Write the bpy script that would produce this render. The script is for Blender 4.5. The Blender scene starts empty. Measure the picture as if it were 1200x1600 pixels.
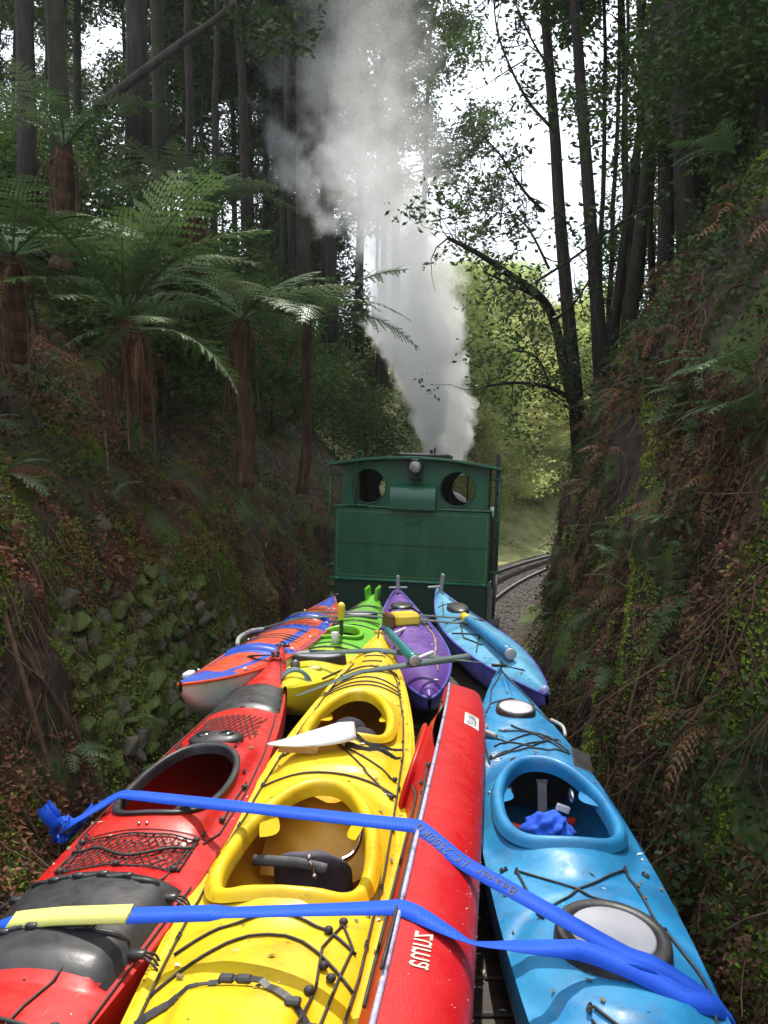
import bpy, bmesh, math, random
import numpy as np
from mathutils import Vector, Matrix, noise as mnoise
from math import sin, cos, pi, radians, sqrt, atan2, exp

SC = bpy.context.scene
COL = SC.collection
rng = random.Random(7)
nr = np.random.RandomState(11)

# ------------------------------------------------------------------ camera, sky, sun, exposure
EYE = Vector((0.0, 0.0, 2.6)); FPX = 1300.0; PITCH = math.atan(55 / FPX)
cd = bpy.data.cameras.new("camera"); cam = bpy.data.objects.new("camera", cd); COL.objects.link(cam)
cam.location = EYE; cam.rotation_euler = (pi / 2 - PITCH, 0, 0)
cd.sensor_fit = 'VERTICAL'; cd.sensor_height = 32; cd.sensor_width = 24; cd.lens = 32 * FPX / 1600
cd.clip_start = 0.05; cd.clip_end = 1500
SC.camera = cam

SUN_EL, SUN_AZ = radians(62), radians(5)          # azimuth measured from +Y towards +X
wd = bpy.data.worlds.new("World"); SC.world = wd; wd.use_nodes = True
nt = wd.node_tree; nt.nodes.clear()
wo = nt.nodes.new('ShaderNodeOutputWorld'); bg = nt.nodes.new('ShaderNodeBackground')
sk = nt.nodes.new('ShaderNodeTexSky'); sk.sky_type = 'NISHITA'; sk.sun_disc = False
sk.sun_elevation = SUN_EL; sk.sun_rotation = SUN_AZ; sk.air_density = 1.0; sk.dust_density = 6.0; sk.ozone_density = 1.0
# broken thin cloud over the sky
tc = nt.nodes.new('ShaderNodeTexCoord'); nz = nt.nodes.new('ShaderNodeTexNoise')
nz.inputs['Scale'].default_value = 2.2; nz.inputs['Detail'].default_value = 6
cr = nt.nodes.new('ShaderNodeValToRGB'); cr.color_ramp.elements[0].position = .30; cr.color_ramp.elements[1].position = .52
mx = nt.nodes.new('ShaderNodeMix'); mx.data_type = 'RGBA'
mx.inputs['B'].default_value = (9.6, 10.4, 11.6, 1)
nt.links.new(tc.outputs['Generated'], nz.inputs['Vector']); nt.links.new(nz.outputs['Fac'], cr.inputs['Fac'])
nt.links.new(cr.outputs['Color'], mx.inputs['Factor']); nt.links.new(sk.outputs['Color'], mx.inputs['A'])
nt.links.new(mx.outputs['Result'], bg.inputs['Color']); bg.inputs['Strength'].default_value = 0.15
nt.links.new(bg.outputs['Background'], wo.inputs['Surface'])
sd = bpy.data.lights.new("sun", 'SUN'); sd.energy = 4.2; sd.angle = radians(0.6); sd.color = (1, .95, .86)
sun = bpy.data.objects.new("sun", sd); COL.objects.link(sun)
sdir = Vector((sin(SUN_AZ) * cos(SUN_EL), cos(SUN_AZ) * cos(SUN_EL), sin(SUN_EL)))
sun.rotation_euler = sdir.to_track_quat('Z', 'Y').to_euler(); sun.location = sdir * 60
SC.view_settings.view_transform = 'Standard'; SC.view_settings.look = 'None'
SC.view_settings.exposure = 0.30; SC.view_settings.gamma = 1
SC.view_settings.use_curve_mapping = False
SC.cycles.volume_bounces = 14; SC.cycles.volume_step_rate = .6; SC.cycles.max_bounces = 16
SC.cycles.diffuse_bounces = 4; SC.cycles.transparent_max_bounces = 8
SC.cycles.sample_clamp_indirect = 6

def ray(px, py):
    cx = (px - 600) / FPX; cz = -(py - 800) / FPX
    return Vector((cx, cos(PITCH) + cz * sin(PITCH), -sin(PITCH) + cz * cos(PITCH)))
def W(px, py, z):
    d = ray(px, py); return EYE + d * ((z - EYE.z) / d.z)
def WY(px, py, y):
    d = ray(px, py); return EYE + d * (y / d.y)

# ------------------------------------------------------------------ materials
MATS = {}
def nodes(m):
    m.use_nodes = True; return m.node_tree, m.node_tree.nodes["Principled BSDF"]
def ramp_noise(t, scale, cols, detail=4, coord='Object', lo=.3, hi=.7, rough=.6, stretch=None):
    tc = t.nodes.new('ShaderNodeTexCoord'); n = t.nodes.new('ShaderNodeTexNoise')
    n.inputs['Scale'].default_value = scale; n.inputs['Detail'].default_value = detail; n.inputs['Roughness'].default_value = rough
    if stretch:
        mp = t.nodes.new('ShaderNodeMapping'); mp.inputs['Scale'].default_value = stretch
        t.links.new(tc.outputs[coord], mp.inputs['Vector']); t.links.new(mp.outputs['Vector'], n.inputs['Vector'])
    else:
        t.links.new(tc.outputs[coord], n.inputs['Vector'])
    r = t.nodes.new('ShaderNodeValToRGB'); e = r.color_ramp.elements
    e[0].position = lo; e[1].position = hi; e[0].color = (*cols[0], 1); e[1].color = (*cols[-1], 1)
    for i, c in enumerate(cols[1:-1]):
        x = e.new(lo + (hi - lo) * (i + 1) / (len(cols) - 1)); x.color = (*c, 1)
    t.links.new(n.outputs['Fac'], r.inputs['Fac'])
    return r, n
def bumpn(t, b, scale, strength, dist=.01, detail=4, stretch=None):
    tc = t.nodes.new('ShaderNodeTexCoord'); n = t.nodes.new('ShaderNodeTexNoise')
    n.inputs['Scale'].default_value = scale; n.inputs['Detail'].default_value = detail
    if stretch:
        mp = t.nodes.new('ShaderNodeMapping'); mp.inputs['Scale'].default_value = stretch
        t.links.new(tc.outputs['Object'], mp.inputs['Vector']); t.links.new(mp.outputs['Vector'], n.inputs['Vector'])
    else:
        t.links.new(tc.outputs['Object'], n.inputs['Vector'])
    bp = t.nodes.new('ShaderNodeBump'); bp.inputs['Strength'].default_value = strength; bp.inputs['Distance'].default_value = dist
    t.links.new(n.outputs['Fac'], bp.inputs['Height']); t.links.new(bp.outputs['Normal'], b.inputs['Normal'])
def mat(name, cols, rough=.5, scale=4, metal=0, bump=None, coat=0, rvar=None, lo=.3, hi=.7, stretch=None, coord='Object', sss=0):
    if name in MATS: return MATS[name]
    m = bpy.data.materials.new(name); t, b = nodes(m); MATS[name] = m
    if not isinstance(cols[0], (tuple, list)): cols = [cols, tuple(c * .8 for c in cols)]
    r, n = ramp_noise(t, scale, cols, lo=lo, hi=hi, stretch=stretch, coord=coord)
    t.links.new(r.outputs['Color'], b.inputs['Base Color'])
    b.inputs['Roughness'].default_value = rough; b.inputs['Metallic'].default_value = metal
    b.inputs['Coat Weight'].default_value = coat; b.inputs['Coat Roughness'].default_value = .15
    if rvar:
        r2, _ = ramp_noise(t, rvar[0], [(rvar[1],) * 3, (rvar[2],) * 3])
        t.links.new(r2.outputs['Color'], b.inputs['Roughness'])
    if bump: bumpn(t, b, *bump)
    return m
def plastic(name, col, col2=None, speck=0.0, rough=.38, dirt=.75, scr=.25, spec=.42):
    """kayak plastic: broad fading, fine scuffs, grime blotches"""
    if name in MATS: return MATS[name]
    m = bpy.data.materials.new(name); t, b = nodes(m); MATS[name] = m
    col2 = col2 or tuple(min(1, c * .8 + .02) for c in col)
    r, n = ramp_noise(t, 2.2, [col2, col], lo=.35, hi=.6)
    d, dn = ramp_noise(t, 9, [(0, 0, 0), (1, 1, 1)], detail=8, lo=.52, hi=.74, rough=.78)
    mx = t.nodes.new('ShaderNodeMix'); mx.data_type = 'RGBA'; mx.inputs['B'].default_value = (col[0] * .35 + .05, col[1] * .35 + .035, col[2] * .3 + .02, 1)
    ml = t.nodes.new('ShaderNodeMath'); ml.operation = 'MULTIPLY'; ml.inputs[1].default_value = dirt
    t.links.new(d.outputs['Color'], ml.inputs[0]); t.links.new(ml.outputs[0], mx.inputs['Factor'])
    t.links.new(r.outputs['Color'], mx.inputs['A'])
    s, sn = ramp_noise(t, 60, [(0, 0, 0), (1, 1, 1)], detail=2, lo=.66, hi=.72, stretch=(3, .25, 3))   # long light scratches
    mx2 = t.nodes.new('ShaderNodeMix'); mx2.data_type = 'RGBA'
    mx2.inputs['B'].default_value = (min(1, col[0] * .7 + .25), min(1, col[1] * .7 + .25), min(1, col[2] * .7 + .25), 1)
    ml2 = t.nodes.new('ShaderNodeMath'); ml2.operation = 'MULTIPLY'; ml2.inputs[1].default_value = scr
    t.links.new(s.outputs['Color'], ml2.inputs[0]); t.links.new(ml2.outputs[0], mx2.inputs['Factor'])
    t.links.new(mx.outputs['Result'], mx2.inputs['A']); t.links.new(mx2.outputs['Result'], b.inputs['Base Color'])
    rr, _ = ramp_noise(t, 14, [(rough - .1,) * 3, (rough + .18,) * 3]); t.links.new(rr.outputs['Color'], b.inputs['Roughness'])
    b.inputs['Specular IOR Level'].default_value = spec
    bumpn(t, b, 260 if speck else 35, .35 if speck else .12, .004, 3)
    return m
def leafmat(name, cols, trans=.35, rough=.55, scale=1.2):
    if name in MATS: return MATS[name]
    m = bpy.data.materials.new(name); t, b = nodes(m); MATS[name] = m
    r, n = ramp_noise(t, scale, cols, lo=.32, hi=.68)
    oi = t.nodes.new('ShaderNodeObjectInfo'); hs = t.nodes.new('ShaderNodeHueSaturation')
    mr = t.nodes.new('ShaderNodeMapRange'); mr.inputs['To Min'].default_value = .75; mr.inputs['To Max'].default_value = 1.25
    t.links.new(oi.outputs['Random'], mr.inputs['Value']); t.links.new(mr.outputs['Result'], hs.inputs['Value'])
    t.links.new(r.outputs['Color'], hs.inputs['Color']); t.links.new(hs.outputs['Color'], b.inputs['Base Color'])
    b.inputs['Roughness'].default_value = rough; b.inputs['Specular IOR Level'].default_value = .35
    tl = t.nodes.new('ShaderNodeBsdfTranslucent'); ms = t.nodes.new('ShaderNodeMixShader'); ms.inputs[0].default_value = trans
    t.links.new(hs.outputs['Color'], tl.inputs['Color'])
    out = [x for x in t.nodes if x.type == 'OUTPUT_MATERIAL'][0]
    t.links.new(b.outputs[0], ms.inputs[1]); t.links.new(tl.outputs[0], ms.inputs[2]); t.links.new(ms.outputs[0], out.inputs['Surface'])
    return m

M_black = mat('black_cord', [(.012, .011, .010), (.035, .032, .030)], rough=.6, scale=30)
M_rubber = mat('black_rubber', [(.018, .018, .020), (.045, .043, .045)], rough=.42, scale=8, bump=(30, .3, .004), rvar=(12, .3, .55))
M_foam = mat('dark_foam', [(.012, .010, .016), (.035, .030, .045)], rough=.85, scale=10, bump=(40, .4, .004))
M_steel = mat('bright_steel', [(.45, .45, .46), (.6, .6, .6)], rough=.25, metal=1)
M_white = mat('white_plastic', [(.75, .75, .74), (.62, .62, .60)], rough=.4, scale=8)
M_gold = mat('gold_print', [(.45, .35, .12), (.55, .45, .2)], rough=.5)
M_ink = mat('black_print', [(.015, .015, .03), (.02, .02, .04)], rough=.6)

# ------------------------------------------------------------------ mesh helpers
def tag(o, label=None, cat=None, group=None, kind=None):
    if label: o['label'] = label
    if cat: o['category'] = cat
    if group: o['group'] = group
    if kind: o['kind'] = kind
    return o
def empty(name, loc=(0, 0, 0), rot=(0, 0, 0), label=None, cat=None, group=None, kind=None):
    o = bpy.data.objects.new(name, None); o.empty_display_size = .1; COL.objects.link(o); o.location = loc; o.rotation_euler = rot
    return tag(o, label, cat, group, kind)
def mobj(name, mesh, parent=None, loc=None, rot=None, **k):
    o = bpy.data.objects.new(name, mesh); COL.objects.link(o)
    if parent: o.parent = parent
    if loc is not None: o.location = loc
    if rot is not None: o.rotation_euler = rot
    return tag(o, **k)
def npmesh(name, V, F, m, smooth=False):
    """V (n,3), F (k,4) or (k,3) arrays"""
    V = np.asarray(V, dtype=np.float32); F = np.asarray(F, dtype=np.int32)
    me = bpy.data.meshes.new(name); k = F.shape[1]
    me.vertices.add(len(V)); me.vertices.foreach_set('co', V.ravel())
    me.loops.add(F.size); me.loops.foreach_set('vertex_index', F.ravel())
    me.polygons.add(len(F)); me.polygons.foreach_set('loop_start', np.arange(0, F.size, k, dtype=np.int32))
    me.polygons.foreach_set('loop_total', np.full(len(F), k, dtype=np.int32))
    if smooth: me.polygons.foreach_set('use_smooth', np.ones(len(F), dtype=bool))
    me.update(calc_edges=True); me.materials.append(m)
    return me
class MB:
    def __init__(s): s.v = []; s.f = []
    def add(s, vs, fs):
        b = len(s.v); s.v += [tuple(v) for v in vs]; s.f += [tuple(i + b for i in f) for f in fs]
    def box(s, c, d, rot=None, bev=0):
        x, y, z = d[0] / 2, d[1] / 2, d[2] / 2
        if bev:
            b = min(bev, x * .9, y * .9, z * .9); vs = []
            for sx in (-1, 1):
                for sy in (-1, 1):
                    for sz in (-1, 1):
                        vs += [(sx * (x - b), sy * (y - b), sz * z), (sx * (x - b), sy * y, sz * (z - b)), (sx * x, sy * (y - b), sz * (z - b))]
            bm = bmesh.new()
            for v in vs: bm.verts.new(v)
            bmesh.ops.convex_hull(bm, input=bm.verts); bm.verts.index_update()
            vs = [v.co.copy() for v in bm.verts]; fs = [[v.index for v in f.verts] for f in bm.faces]; bm.free()
        else:
            vs = [Vector((a, b_, c_)) for a in (-x, x) for b_ in (-y, y) for c_ in (-z, z)]
            fs = [(0, 1, 3, 2), (4, 6, 7, 5), (0, 4, 5, 1), (2, 3, 7, 6), (0, 2, 6, 4), (1, 5, 7, 3)]
        R = rot.to_matrix() if hasattr(rot, 'to_matrix') else (rot or Matrix.Identity(3))
        s.add([R @ Vector(v) + Vector(c) for v in vs], fs)
    def tube(s, pts, r, n=6, cap=True):
        pts = [Vector(p) for p in pts]
        if len(pts) < 2: return
        rs = r if isinstance(r, (list, tuple)) else [r] * len(pts)
        t0 = (pts[1] - pts[0]).normalized(); u = t0.orthogonal().normalized(); vs = []; fs = []
        for i, p in enumerate(pts):
            t = (pts[min(i + 1, len(pts) - 1)] - pts[max(i - 1, 0)])
            t = t.normalized() if t.length > 1e-9 else t0
            u = u - t * u.dot(t); u = u.normalized() if u.length > 1e-6 else t.orthogonal().normalized(); w = t.cross(u)
            for k in range(n):
                a = 2 * pi * k / n; vs.append(p + (u * cos(a) + w * sin(a)) * rs[i])
        for i in range(len(pts) - 1):
            for k in range(n):
                a, b = i * n + k, i * n + (k + 1) % n; fs.append((a, b, b + n, a + n))
        if cap: fs.append(tuple(range(n - 1, -1, -1))); L = (len(pts) - 1) * n; fs.append(tuple(range(L, L + n)))
        s.add(vs, fs)
    def loft(s, rings, closed=True, cap=True):
        n = len(rings[0]); vs = [v for r in rings for v in r]; fs = []
        for i in range(len(rings) - 1):
            for k in range(n if closed else n - 1):
                a, b = i * n + k, i * n + (k + 1) % n; fs.append((a, b, b + n, a + n))
        if cap and closed: fs.append(tuple(range(n - 1, -1, -1))); L = (len(rings) - 1) * n; fs.append(tuple(range(L, L + n)))
        s.add(vs, fs)
    def ball(s, c, r, nu=10, nv=6):
        c = Vector(c); r = Vector((r, r, r)) if not hasattr(r, '__len__') else Vector(r); vs = []; fs = []
        for i in range(nv + 1):
            ph = pi * i / nv
            for k in range(nu):
                a = 2 * pi * k / nu; vs.append(c + Vector((r.x * sin(ph) * cos(a), r.y * sin(ph) * sin(a), r.z * cos(ph))))
        for i in range(nv):
            for k in range(nu):
                a, b = i * nu + k, i * nu + (k + 1) % nu; fs.append((a, a + nu, b + nu, b))
        s.add(vs, fs)
    def mesh(s, name, m, smooth=False):
        me = bpy.data.meshes.new(name); me.from_pydata(s.v, [], s.f); me.materials.append(m)
        if smooth: me.polygons.foreach_set('use_smooth', [True] * len(me.polygons))
        me.update(); return me
    def build(s, name, m, parent=None, smooth=False, **k):
        return mobj(name, s.mesh(name, m, smooth), parent, **k)
def catmull(P, n=8):
    P = [Vector(p) for p in P]; out = []
    for i in range(len(P) - 1):
        a = P[max(i - 1, 0)]; b = P[i]; c = P[i + 1]; d = P[min(i + 2, len(P) - 1)]
        for k in range(n):
            t = k / n; out.append(.5 * ((2 * b) + (c - a) * t + (2 * a - 5 * b + 4 * c - d) * t * t + (3 * b - a - 3 * c + d) * t ** 3))
    out.append(P[-1]); return out
def copy_tree(o, parent=None, **k):
    c = o.copy(); COL.objects.link(c); c.parent = parent
    for ch in o.children: copy_tree(ch, c)
    return tag(c, **k)
def text_mesh(s, size, m, shear=0, spacing=1.0, name='lettering'):
    """flat lettering, returned as a mesh in the XY plane, centred"""
    cu = bpy.data.curves.new(name, 'FONT'); cu.body = s; cu.size = size; cu.align_x = 'CENTER'; cu.align_y = 'CENTER'
    cu.shear = shear; cu.space_character = spacing; cu.resolution_u = 3
    o = bpy.data.objects.new(name, cu); COL.objects.link(o); bpy.context.view_layer.update()
    me = bpy.data.meshes.new_from_object(o.evaluated_get(bpy.context.evaluated_depsgraph_get()))
    bpy.data.objects.remove(o); me.name = name
    bm = bmesh.new(); bm.from_mesh(me); bmesh.ops.triangulate(bm, faces=bm.faces)
    bmesh.ops.subdivide_edges(bm, edges=[e for e in bm.edges if e.calc_length() > size * .25], cuts=2); bm.to_mesh(me); bm.free()
    me.materials.clear(); me.materials.append(m); return me
# ------------------------------------------------------------------ the track's line: straight, then a right-hand curve
S0, RC = 5.3, 43.8
def tpos(s, o=0.0):
    if s < S0: return Vector((o, s, 0)), Vector((0, 1, 0)), Vector((1, 0, 0))
    th = (s - S0) / RC; r = Vector((cos(th), -sin(th), 0))
    return Vector((RC * (1 - cos(th)), S0 + RC * sin(th), 0)) + r * o, Vector((sin(th), cos(th), 0)), r
def tp(s, o, z=0.0):
    p = tpos(s, o)[0]; p.z = z; return p

def lerp_prof(P, n):
    P = [Vector((a, b)) for a, b in P]; L = [0]
    for i in range(1, len(P)): L.append(L[-1] + (P[i] - P[i - 1]).length)
    # finer low down, coarser far up
    out = []
    for k in range(n):
        l = L[-1] * (k / (n - 1)) ** 1.7
        for i in range(1, len(P)):
            if l <= L[i] + 1e-9:
                f = (l - L[i - 1]) / (L[i] - L[i - 1]); out.append(P[i - 1].lerp(P[i], f)); break
    return out
NP = 110
PL1 = lerp_prof([(-1.15, -.10), (-1.70, .02), (-1.95, .9), (-2.25, 1.9), (-2.9, 2.8), (-3.8, 3.7), (-5.2, 5.0), (-8, 7.2), (-13, 8.6), (-26, 10.5), (-45, 14)], NP)
PL2 = lerp_prof([(-1.15, -.10), (-1.9, .0), (-3.0, .5), (-4.6, 1.7), (-7, 4.2), (-11, 7.2), (-18, 10), (-30, 13), (-50, 17)], NP)
PR1 = lerp_prof([(1.0, -.10), (1.50, .02), (1.78, 1.1), (1.95, 2.3), (2.25, 3.5), (3.1, 5.0), (4.8, 7.4), (7.5, 10.2), (12, 13.5), (20, 17), (30, 20)], NP)
PR2 = lerp_prof([(1.0, -.10), (1.50, .02), (2.0, .9), (2.6, 2.0), (3.5, 3.3), (5.0, 4.8), (7.5, 6.5), (11, 8.2), (16, 10), (22, 12), (30, 14)], NP)
SG = [-5 + .14 * i for i in range(int(27 / .14))] + [22 + .45 * i for i in range(int(36 / .45))]
def sstep(a, b, x):
    t = max(0., min(1., (x - a) / (b - a))); return t * t * (3 - 2 * t)
BANK = {}
def bank_mesh(side):
    V = []
    for s in SG:
        w = sstep(17, 26, s) if side < 0 else sstep(16, 24, s)
        A, B = (PL1, PL2) if side < 0 else (PR1, PR2)
        _, tg, rt = tpos(s)
        for j in range(NP):
            q = A[j].lerp(B[j], w); q.x += .28 * sstep(8, 12, s) if side > 0 else 0; p = tp(s, q.x, q.y)
            # outward normal of the profile
            j0, j1 = max(j - 1, 0), min(j + 1, NP - 1); d = (A[j1].lerp(B[j1], w) - A[j0].lerp(B[j0], w)).normalized()
            n = rt * (d.y * (1 if side < 0 else -1)) + Vector((0, 0, d.x * side))
            amp = min(1, j / 10)
            f = mnoise.fractal(p * .9, 1, 2, 4) * .20 + mnoise.fractal(p * 3.3, 1, 2, 3) * .07 + abs(mnoise.noise(p * 7)) * .05
            V.append(p + n * f * amp)
    V = np.array([tuple(v) for v in V]); ns = len(SG)
    i, j = np.meshgrid(np.arange(ns - 1), np.arange(NP - 1), indexing='ij'); a = (i * NP + j).ravel()
    F = np.stack([a, a + NP, a + NP + 1, a + 1], 1) if side < 0 else np.stack([a, a + 1, a + NP + 1, a + NP], 1)
    BANK[side] = (V, F, ns)
    return V, F
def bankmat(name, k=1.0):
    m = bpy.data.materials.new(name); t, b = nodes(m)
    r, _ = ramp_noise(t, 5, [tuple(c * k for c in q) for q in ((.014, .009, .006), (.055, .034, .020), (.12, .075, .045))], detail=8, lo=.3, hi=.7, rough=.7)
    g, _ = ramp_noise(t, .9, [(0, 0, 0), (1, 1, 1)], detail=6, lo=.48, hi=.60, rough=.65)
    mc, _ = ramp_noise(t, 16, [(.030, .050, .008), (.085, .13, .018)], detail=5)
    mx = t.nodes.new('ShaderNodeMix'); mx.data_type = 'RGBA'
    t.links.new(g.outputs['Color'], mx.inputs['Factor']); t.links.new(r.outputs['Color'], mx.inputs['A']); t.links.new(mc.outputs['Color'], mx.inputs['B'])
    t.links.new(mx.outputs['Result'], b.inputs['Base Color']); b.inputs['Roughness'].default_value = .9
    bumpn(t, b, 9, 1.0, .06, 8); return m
M_bankL, M_bankR = bankmat('mossy_earth'), bankmat('shaded_mossy_earth', .5)  # one soil twice: lighter as the lit left bank, darkened as the shaded right
V, F = bank_mesh(-1); me = npmesh('bank_left', V, F, M_bankL, True)
me.materials.append(mat('straw_grass', [(.14, .17, .05), (.25, .27, .09), (.38, .34, .17)], rough=.95, scale=1.5, bump=(12, 1, .08, 6)))
me.polygons.foreach_set('material_index', [1 if SG[q // (NP - 1)] + 1.2 * mnoise.noise(Vector((q % (NP - 1) * .1, q / 3000, 0))) > 21.5 else 0 for q in range(len(F))]); mobj('bank_left', me, kind='structure')
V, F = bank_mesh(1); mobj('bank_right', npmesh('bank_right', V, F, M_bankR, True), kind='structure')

# ground sheet out to the horizon
M_gr = mat('track_bed_gravel', [(.022, .018, .015), (.05, .043, .036), (.09, .08, .07)], rough=.8, scale=22, bump=(40, 1.0, .03, 6))
def ground():
    V = []; F = []; xs = [-260, -120, -60, -30] + [-12 + 1.5 * i for i in range(30)] + [40, 80, 150, 300]
    ys = [-60, -20] + [-8 + 1.5 * i for i in range(50)] + [80, 110, 160, 240, 370]
    for y in ys:
        for x in xs: V.append((x, y, -.16 + .02 * mnoise.noise(Vector((x, y, 0)))))
    n = len(xs)
    for j in range(len(ys) - 1):
        for i in range(n - 1): a = j * n + i; F.append((a, a + 1, a + 1 + n, a + n))
    mobj('ground', npmesh('ground', V, F, mat('forest_floor', [(.10, .075, .03), (.16, .14, .05), (.30, .24, .12)], rough=.9, scale=2.5, bump=(9, .8, .05, 6))), kind='structure')
ground()
# ballast bed along the track, raised with real stones on it
def ballast():
    V = []; n = 17; ss = [-4 + .12 * i for i in range(int(46 / .12))]
    for s in ss:
        for k in range(n):
            o = -1.45 + 2.9 * k / (n - 1); z = -.10 - max(0, abs(o) - .95) * .10
            p = tp(s, o, z); V.append((p.x, p.y, z + .025 * mnoise.noise(p * 9)))
    i, j = np.meshgrid(np.arange(len(ss) - 1), np.arange(n - 1), indexing='ij'); a = (i * n + j).ravel()
    mobj('ballast_bed', npmesh('ballast_bed', V, np.stack([a, a + 1, a + n + 1, a + n], 1), M_gr, True), kind='structure')
    N = 16000; P = []
    s = nr.uniform(9, 40, N) ** 1.0; o = nr.uniform(-1.5, 1.5, N)
    base = np.array([[-1, -1, -1], [1, -1, -1], [1, 1, -1], [-1, 1, -1], [-.6, -.6, 1], [.7, -.5, .9], [.6, .7, 1], [-.5, .6, .8]]) * .5
    fc = np.array([[4, 5, 6, 7], [0, 1, 5, 4], [1, 2, 6, 5], [2, 3, 7, 6], [3, 0, 4, 7]])
    V = []; F = []
    for q in range(N):
        p = tp(s[q], o[q], -.09 - max(0, abs(o[q]) - .95) * .10); a = nr.uniform(0, 6.28); sc = nr.uniform(.02, .05) * np.array([1, nr.uniform(.6, 1), nr.uniform(.5, .9)])
        b = (base + nr.uniform(-.12, .12, (8, 3))) * sc; c_, s_ = cos(a), sin(a)
        b = np.stack([b[:, 0] * c_ - b[:, 1] * s_, b[:, 0] * s_ + b[:, 1] * c_, b[:, 2]], 1) + np.array(p)
        F.append(fc + 8 * q); V.append(b)
    mobj('ballast_stones', npmesh('ballast_stones', np.concatenate(V), np.concatenate(F), mat('ballast_rock', [(.03, .026, .022), (.08, .07, .06), (.20, .18, .16)], rough=.7, scale=12)), kind='stuff', label='grey crushed ballast stones around the sleepers of the curving track', cat='ballast')
ballast()

# ------------------------------------------------------------------ railway track
def railway():
    root = empty('railway_track', tp(20, 0, -.1), label='narrow gauge railway track with shiny rail heads curving right beyond the locomotive', cat='railway track')
    inv = root.location
    Mr = mat('rusty_rail', [(.05, .028, .018), (.11, .06, .035)], rough=.7, scale=20)
    Mh = mat('polished_railhead', [(.55, .55, .57), (.7, .7, .72)], rough=.25, metal=1, scale=15)
    Ms = mat('old_timber_sleeper', [(.035, .024, .017), (.09, .065, .045)], rough=.85, scale=6, bump=(14, .6, .01), stretch=(.6, 6, 6))
    ss = [-3 + .5 * i for i in range(90)]
    for o in (-.53, .53):
        rings = []; heads = []
        for s in ss:
            _, tg, rt = tpos(s); c = tp(s, o, 0) - inv
            prof = [(-.05, -.115), (.05, -.115), (.05, -.10), (.009, -.09), (.009, -.035), (.03, -.028), (.03, -.006), (-.03, -.006), (-.03, -.028), (-.009, -.035), (-.009, -.09), (-.05, -.10)]
            rings.append([c + rt * a + Vector((0, 0, b)) for a, b in prof])
            hp = [(-.031, -.02), (-.031, -.003), (-.022, .003), (.022, .003), (.031, -.003), (.031, -.02)]
            heads.append([c + rt * a + Vector((0, 0, b)) for a, b in hp])
        b = MB(); b.loft(rings); r = b.build('rail', Mr, root)
        b = MB(); b.loft(heads); b.build('rail_head', Mh, r)
    for o in (-.035, .035):
        b = MB(); rings = []; 
        for s in ss:
            _, tg, rt = tpos(s); c = tp(s, o, 0) - inv
            rings.append([c + rt * a + Vector((0, 0, z)) for a, z in [(-.011, -.115), (.011, -.115), (.011, -.02), (-.011, -.02)]])
        b.loft(rings)
        for k in range(int(26 / .12)):
            s = 12 + .12 * k + (.06 if o > 0 else 0); _, tg, rt = tpos(s); c = tp(s, o, -.004) - inv
            b.box(c, (.022, .05, .032), Matrix.Rotation(-(s - S0) / RC, 3, 'Z'))
        b.build('rack_bar', Mr, root)
    bs = MB(); bs.box((0, 0, 0), (1.75, .2, .11), bev=.012); sm = bs.mesh('sleeper', Ms)
    for k in range(52):
        s = 8 + .62 * k; p = tp(s, rng.uniform(-.03, .03), -.152) - inv
        mobj('sleeper', sm, root, p, (0, 0, -(s - S0) / RC + rng.uniform(-.03, .03)))
railway()

# ------------------------------------------------------------------ flat wagon that carries the kayaks
DECK = .95
def wagon():
    root = empty('flat_wagon', (0, 4.4, 0), label='low flat railway wagon with wet dark plank deck under the stacked kayaks', cat='wagon')
    Mp = mat('wet_dark_planks', [(.010, .008, .006), (.028, .020, .014), (.06, .045, .03)], rough=.5, scale=5, bump=(12, .7, .012, 6), stretch=(.5, 5, 5), rvar=(5, .3, .75))
    Mi = mat('rusty_frame', [(.03, .02, .014), (.08, .045, .028)], rough=.7, scale=9)
    y = -4.6; k = 0; w = .185
    while y < 4.75:
        b = MB(); b.box((0, 0, 0), (2.02 + rng.uniform(-.02, .02), w - .012, .05), bev=.006)
        b.build('deck_board', Mp, root, loc=(rng.uniform(-.01, .01), y, DECK - .026 + rng.uniform(-.004, .004)), rot=(0, 0, rng.uniform(-.004, .004)))
        y += w
    for sx in (-1, 1):
        b = MB(); b.box((sx * .86, 0.05, DECK - .15), (.09, 9.3, .19), bev=.01); b.build('side_sill', Mi, root)
    for yy in (-4.62, 4.72):
        b = MB(); b.box((0, yy, DECK - .16), (1.9, .1, .2), bev=.01)
        b.tube([(0, yy, DECK - .2), (0, yy + (.3 if yy > 0 else -.3), DECK - .2)], .05, 8); b.box((0, yy + (.33 if yy > 0 else -.33), DECK - .2), (.3, .05, .2), bev=.02)
        b.build('buffer_beam', Mi, root)
    for yy in (-3.2, 3.2):
        for sx in (-1, 1):
            b = MB(); R = [[Vector((sx * x, yy + r * cos(a), .33 + r * sin(a))) for a in [2 * pi * i / 24 for i in range(24)]] for x, r in ((.47, .34), (.50, .345), (.505, .31), (.58, .31), (.59, .25))]
            b.loft(R); b.build('wheel', Mi, root)
            b = MB(); b.box((sx * .78, yy, .36), (.16, .3, .26), bev=.03); b.box((sx * .8, yy, .62), (.08, 1.0, .1), bev=.02); b.build('axle_box', Mi, root)
        b = MB(); b.tube([(-.6, yy, .33), (.6, yy, .33)], .05, 10); b.build('axle', Mi, root)
wagon()

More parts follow.
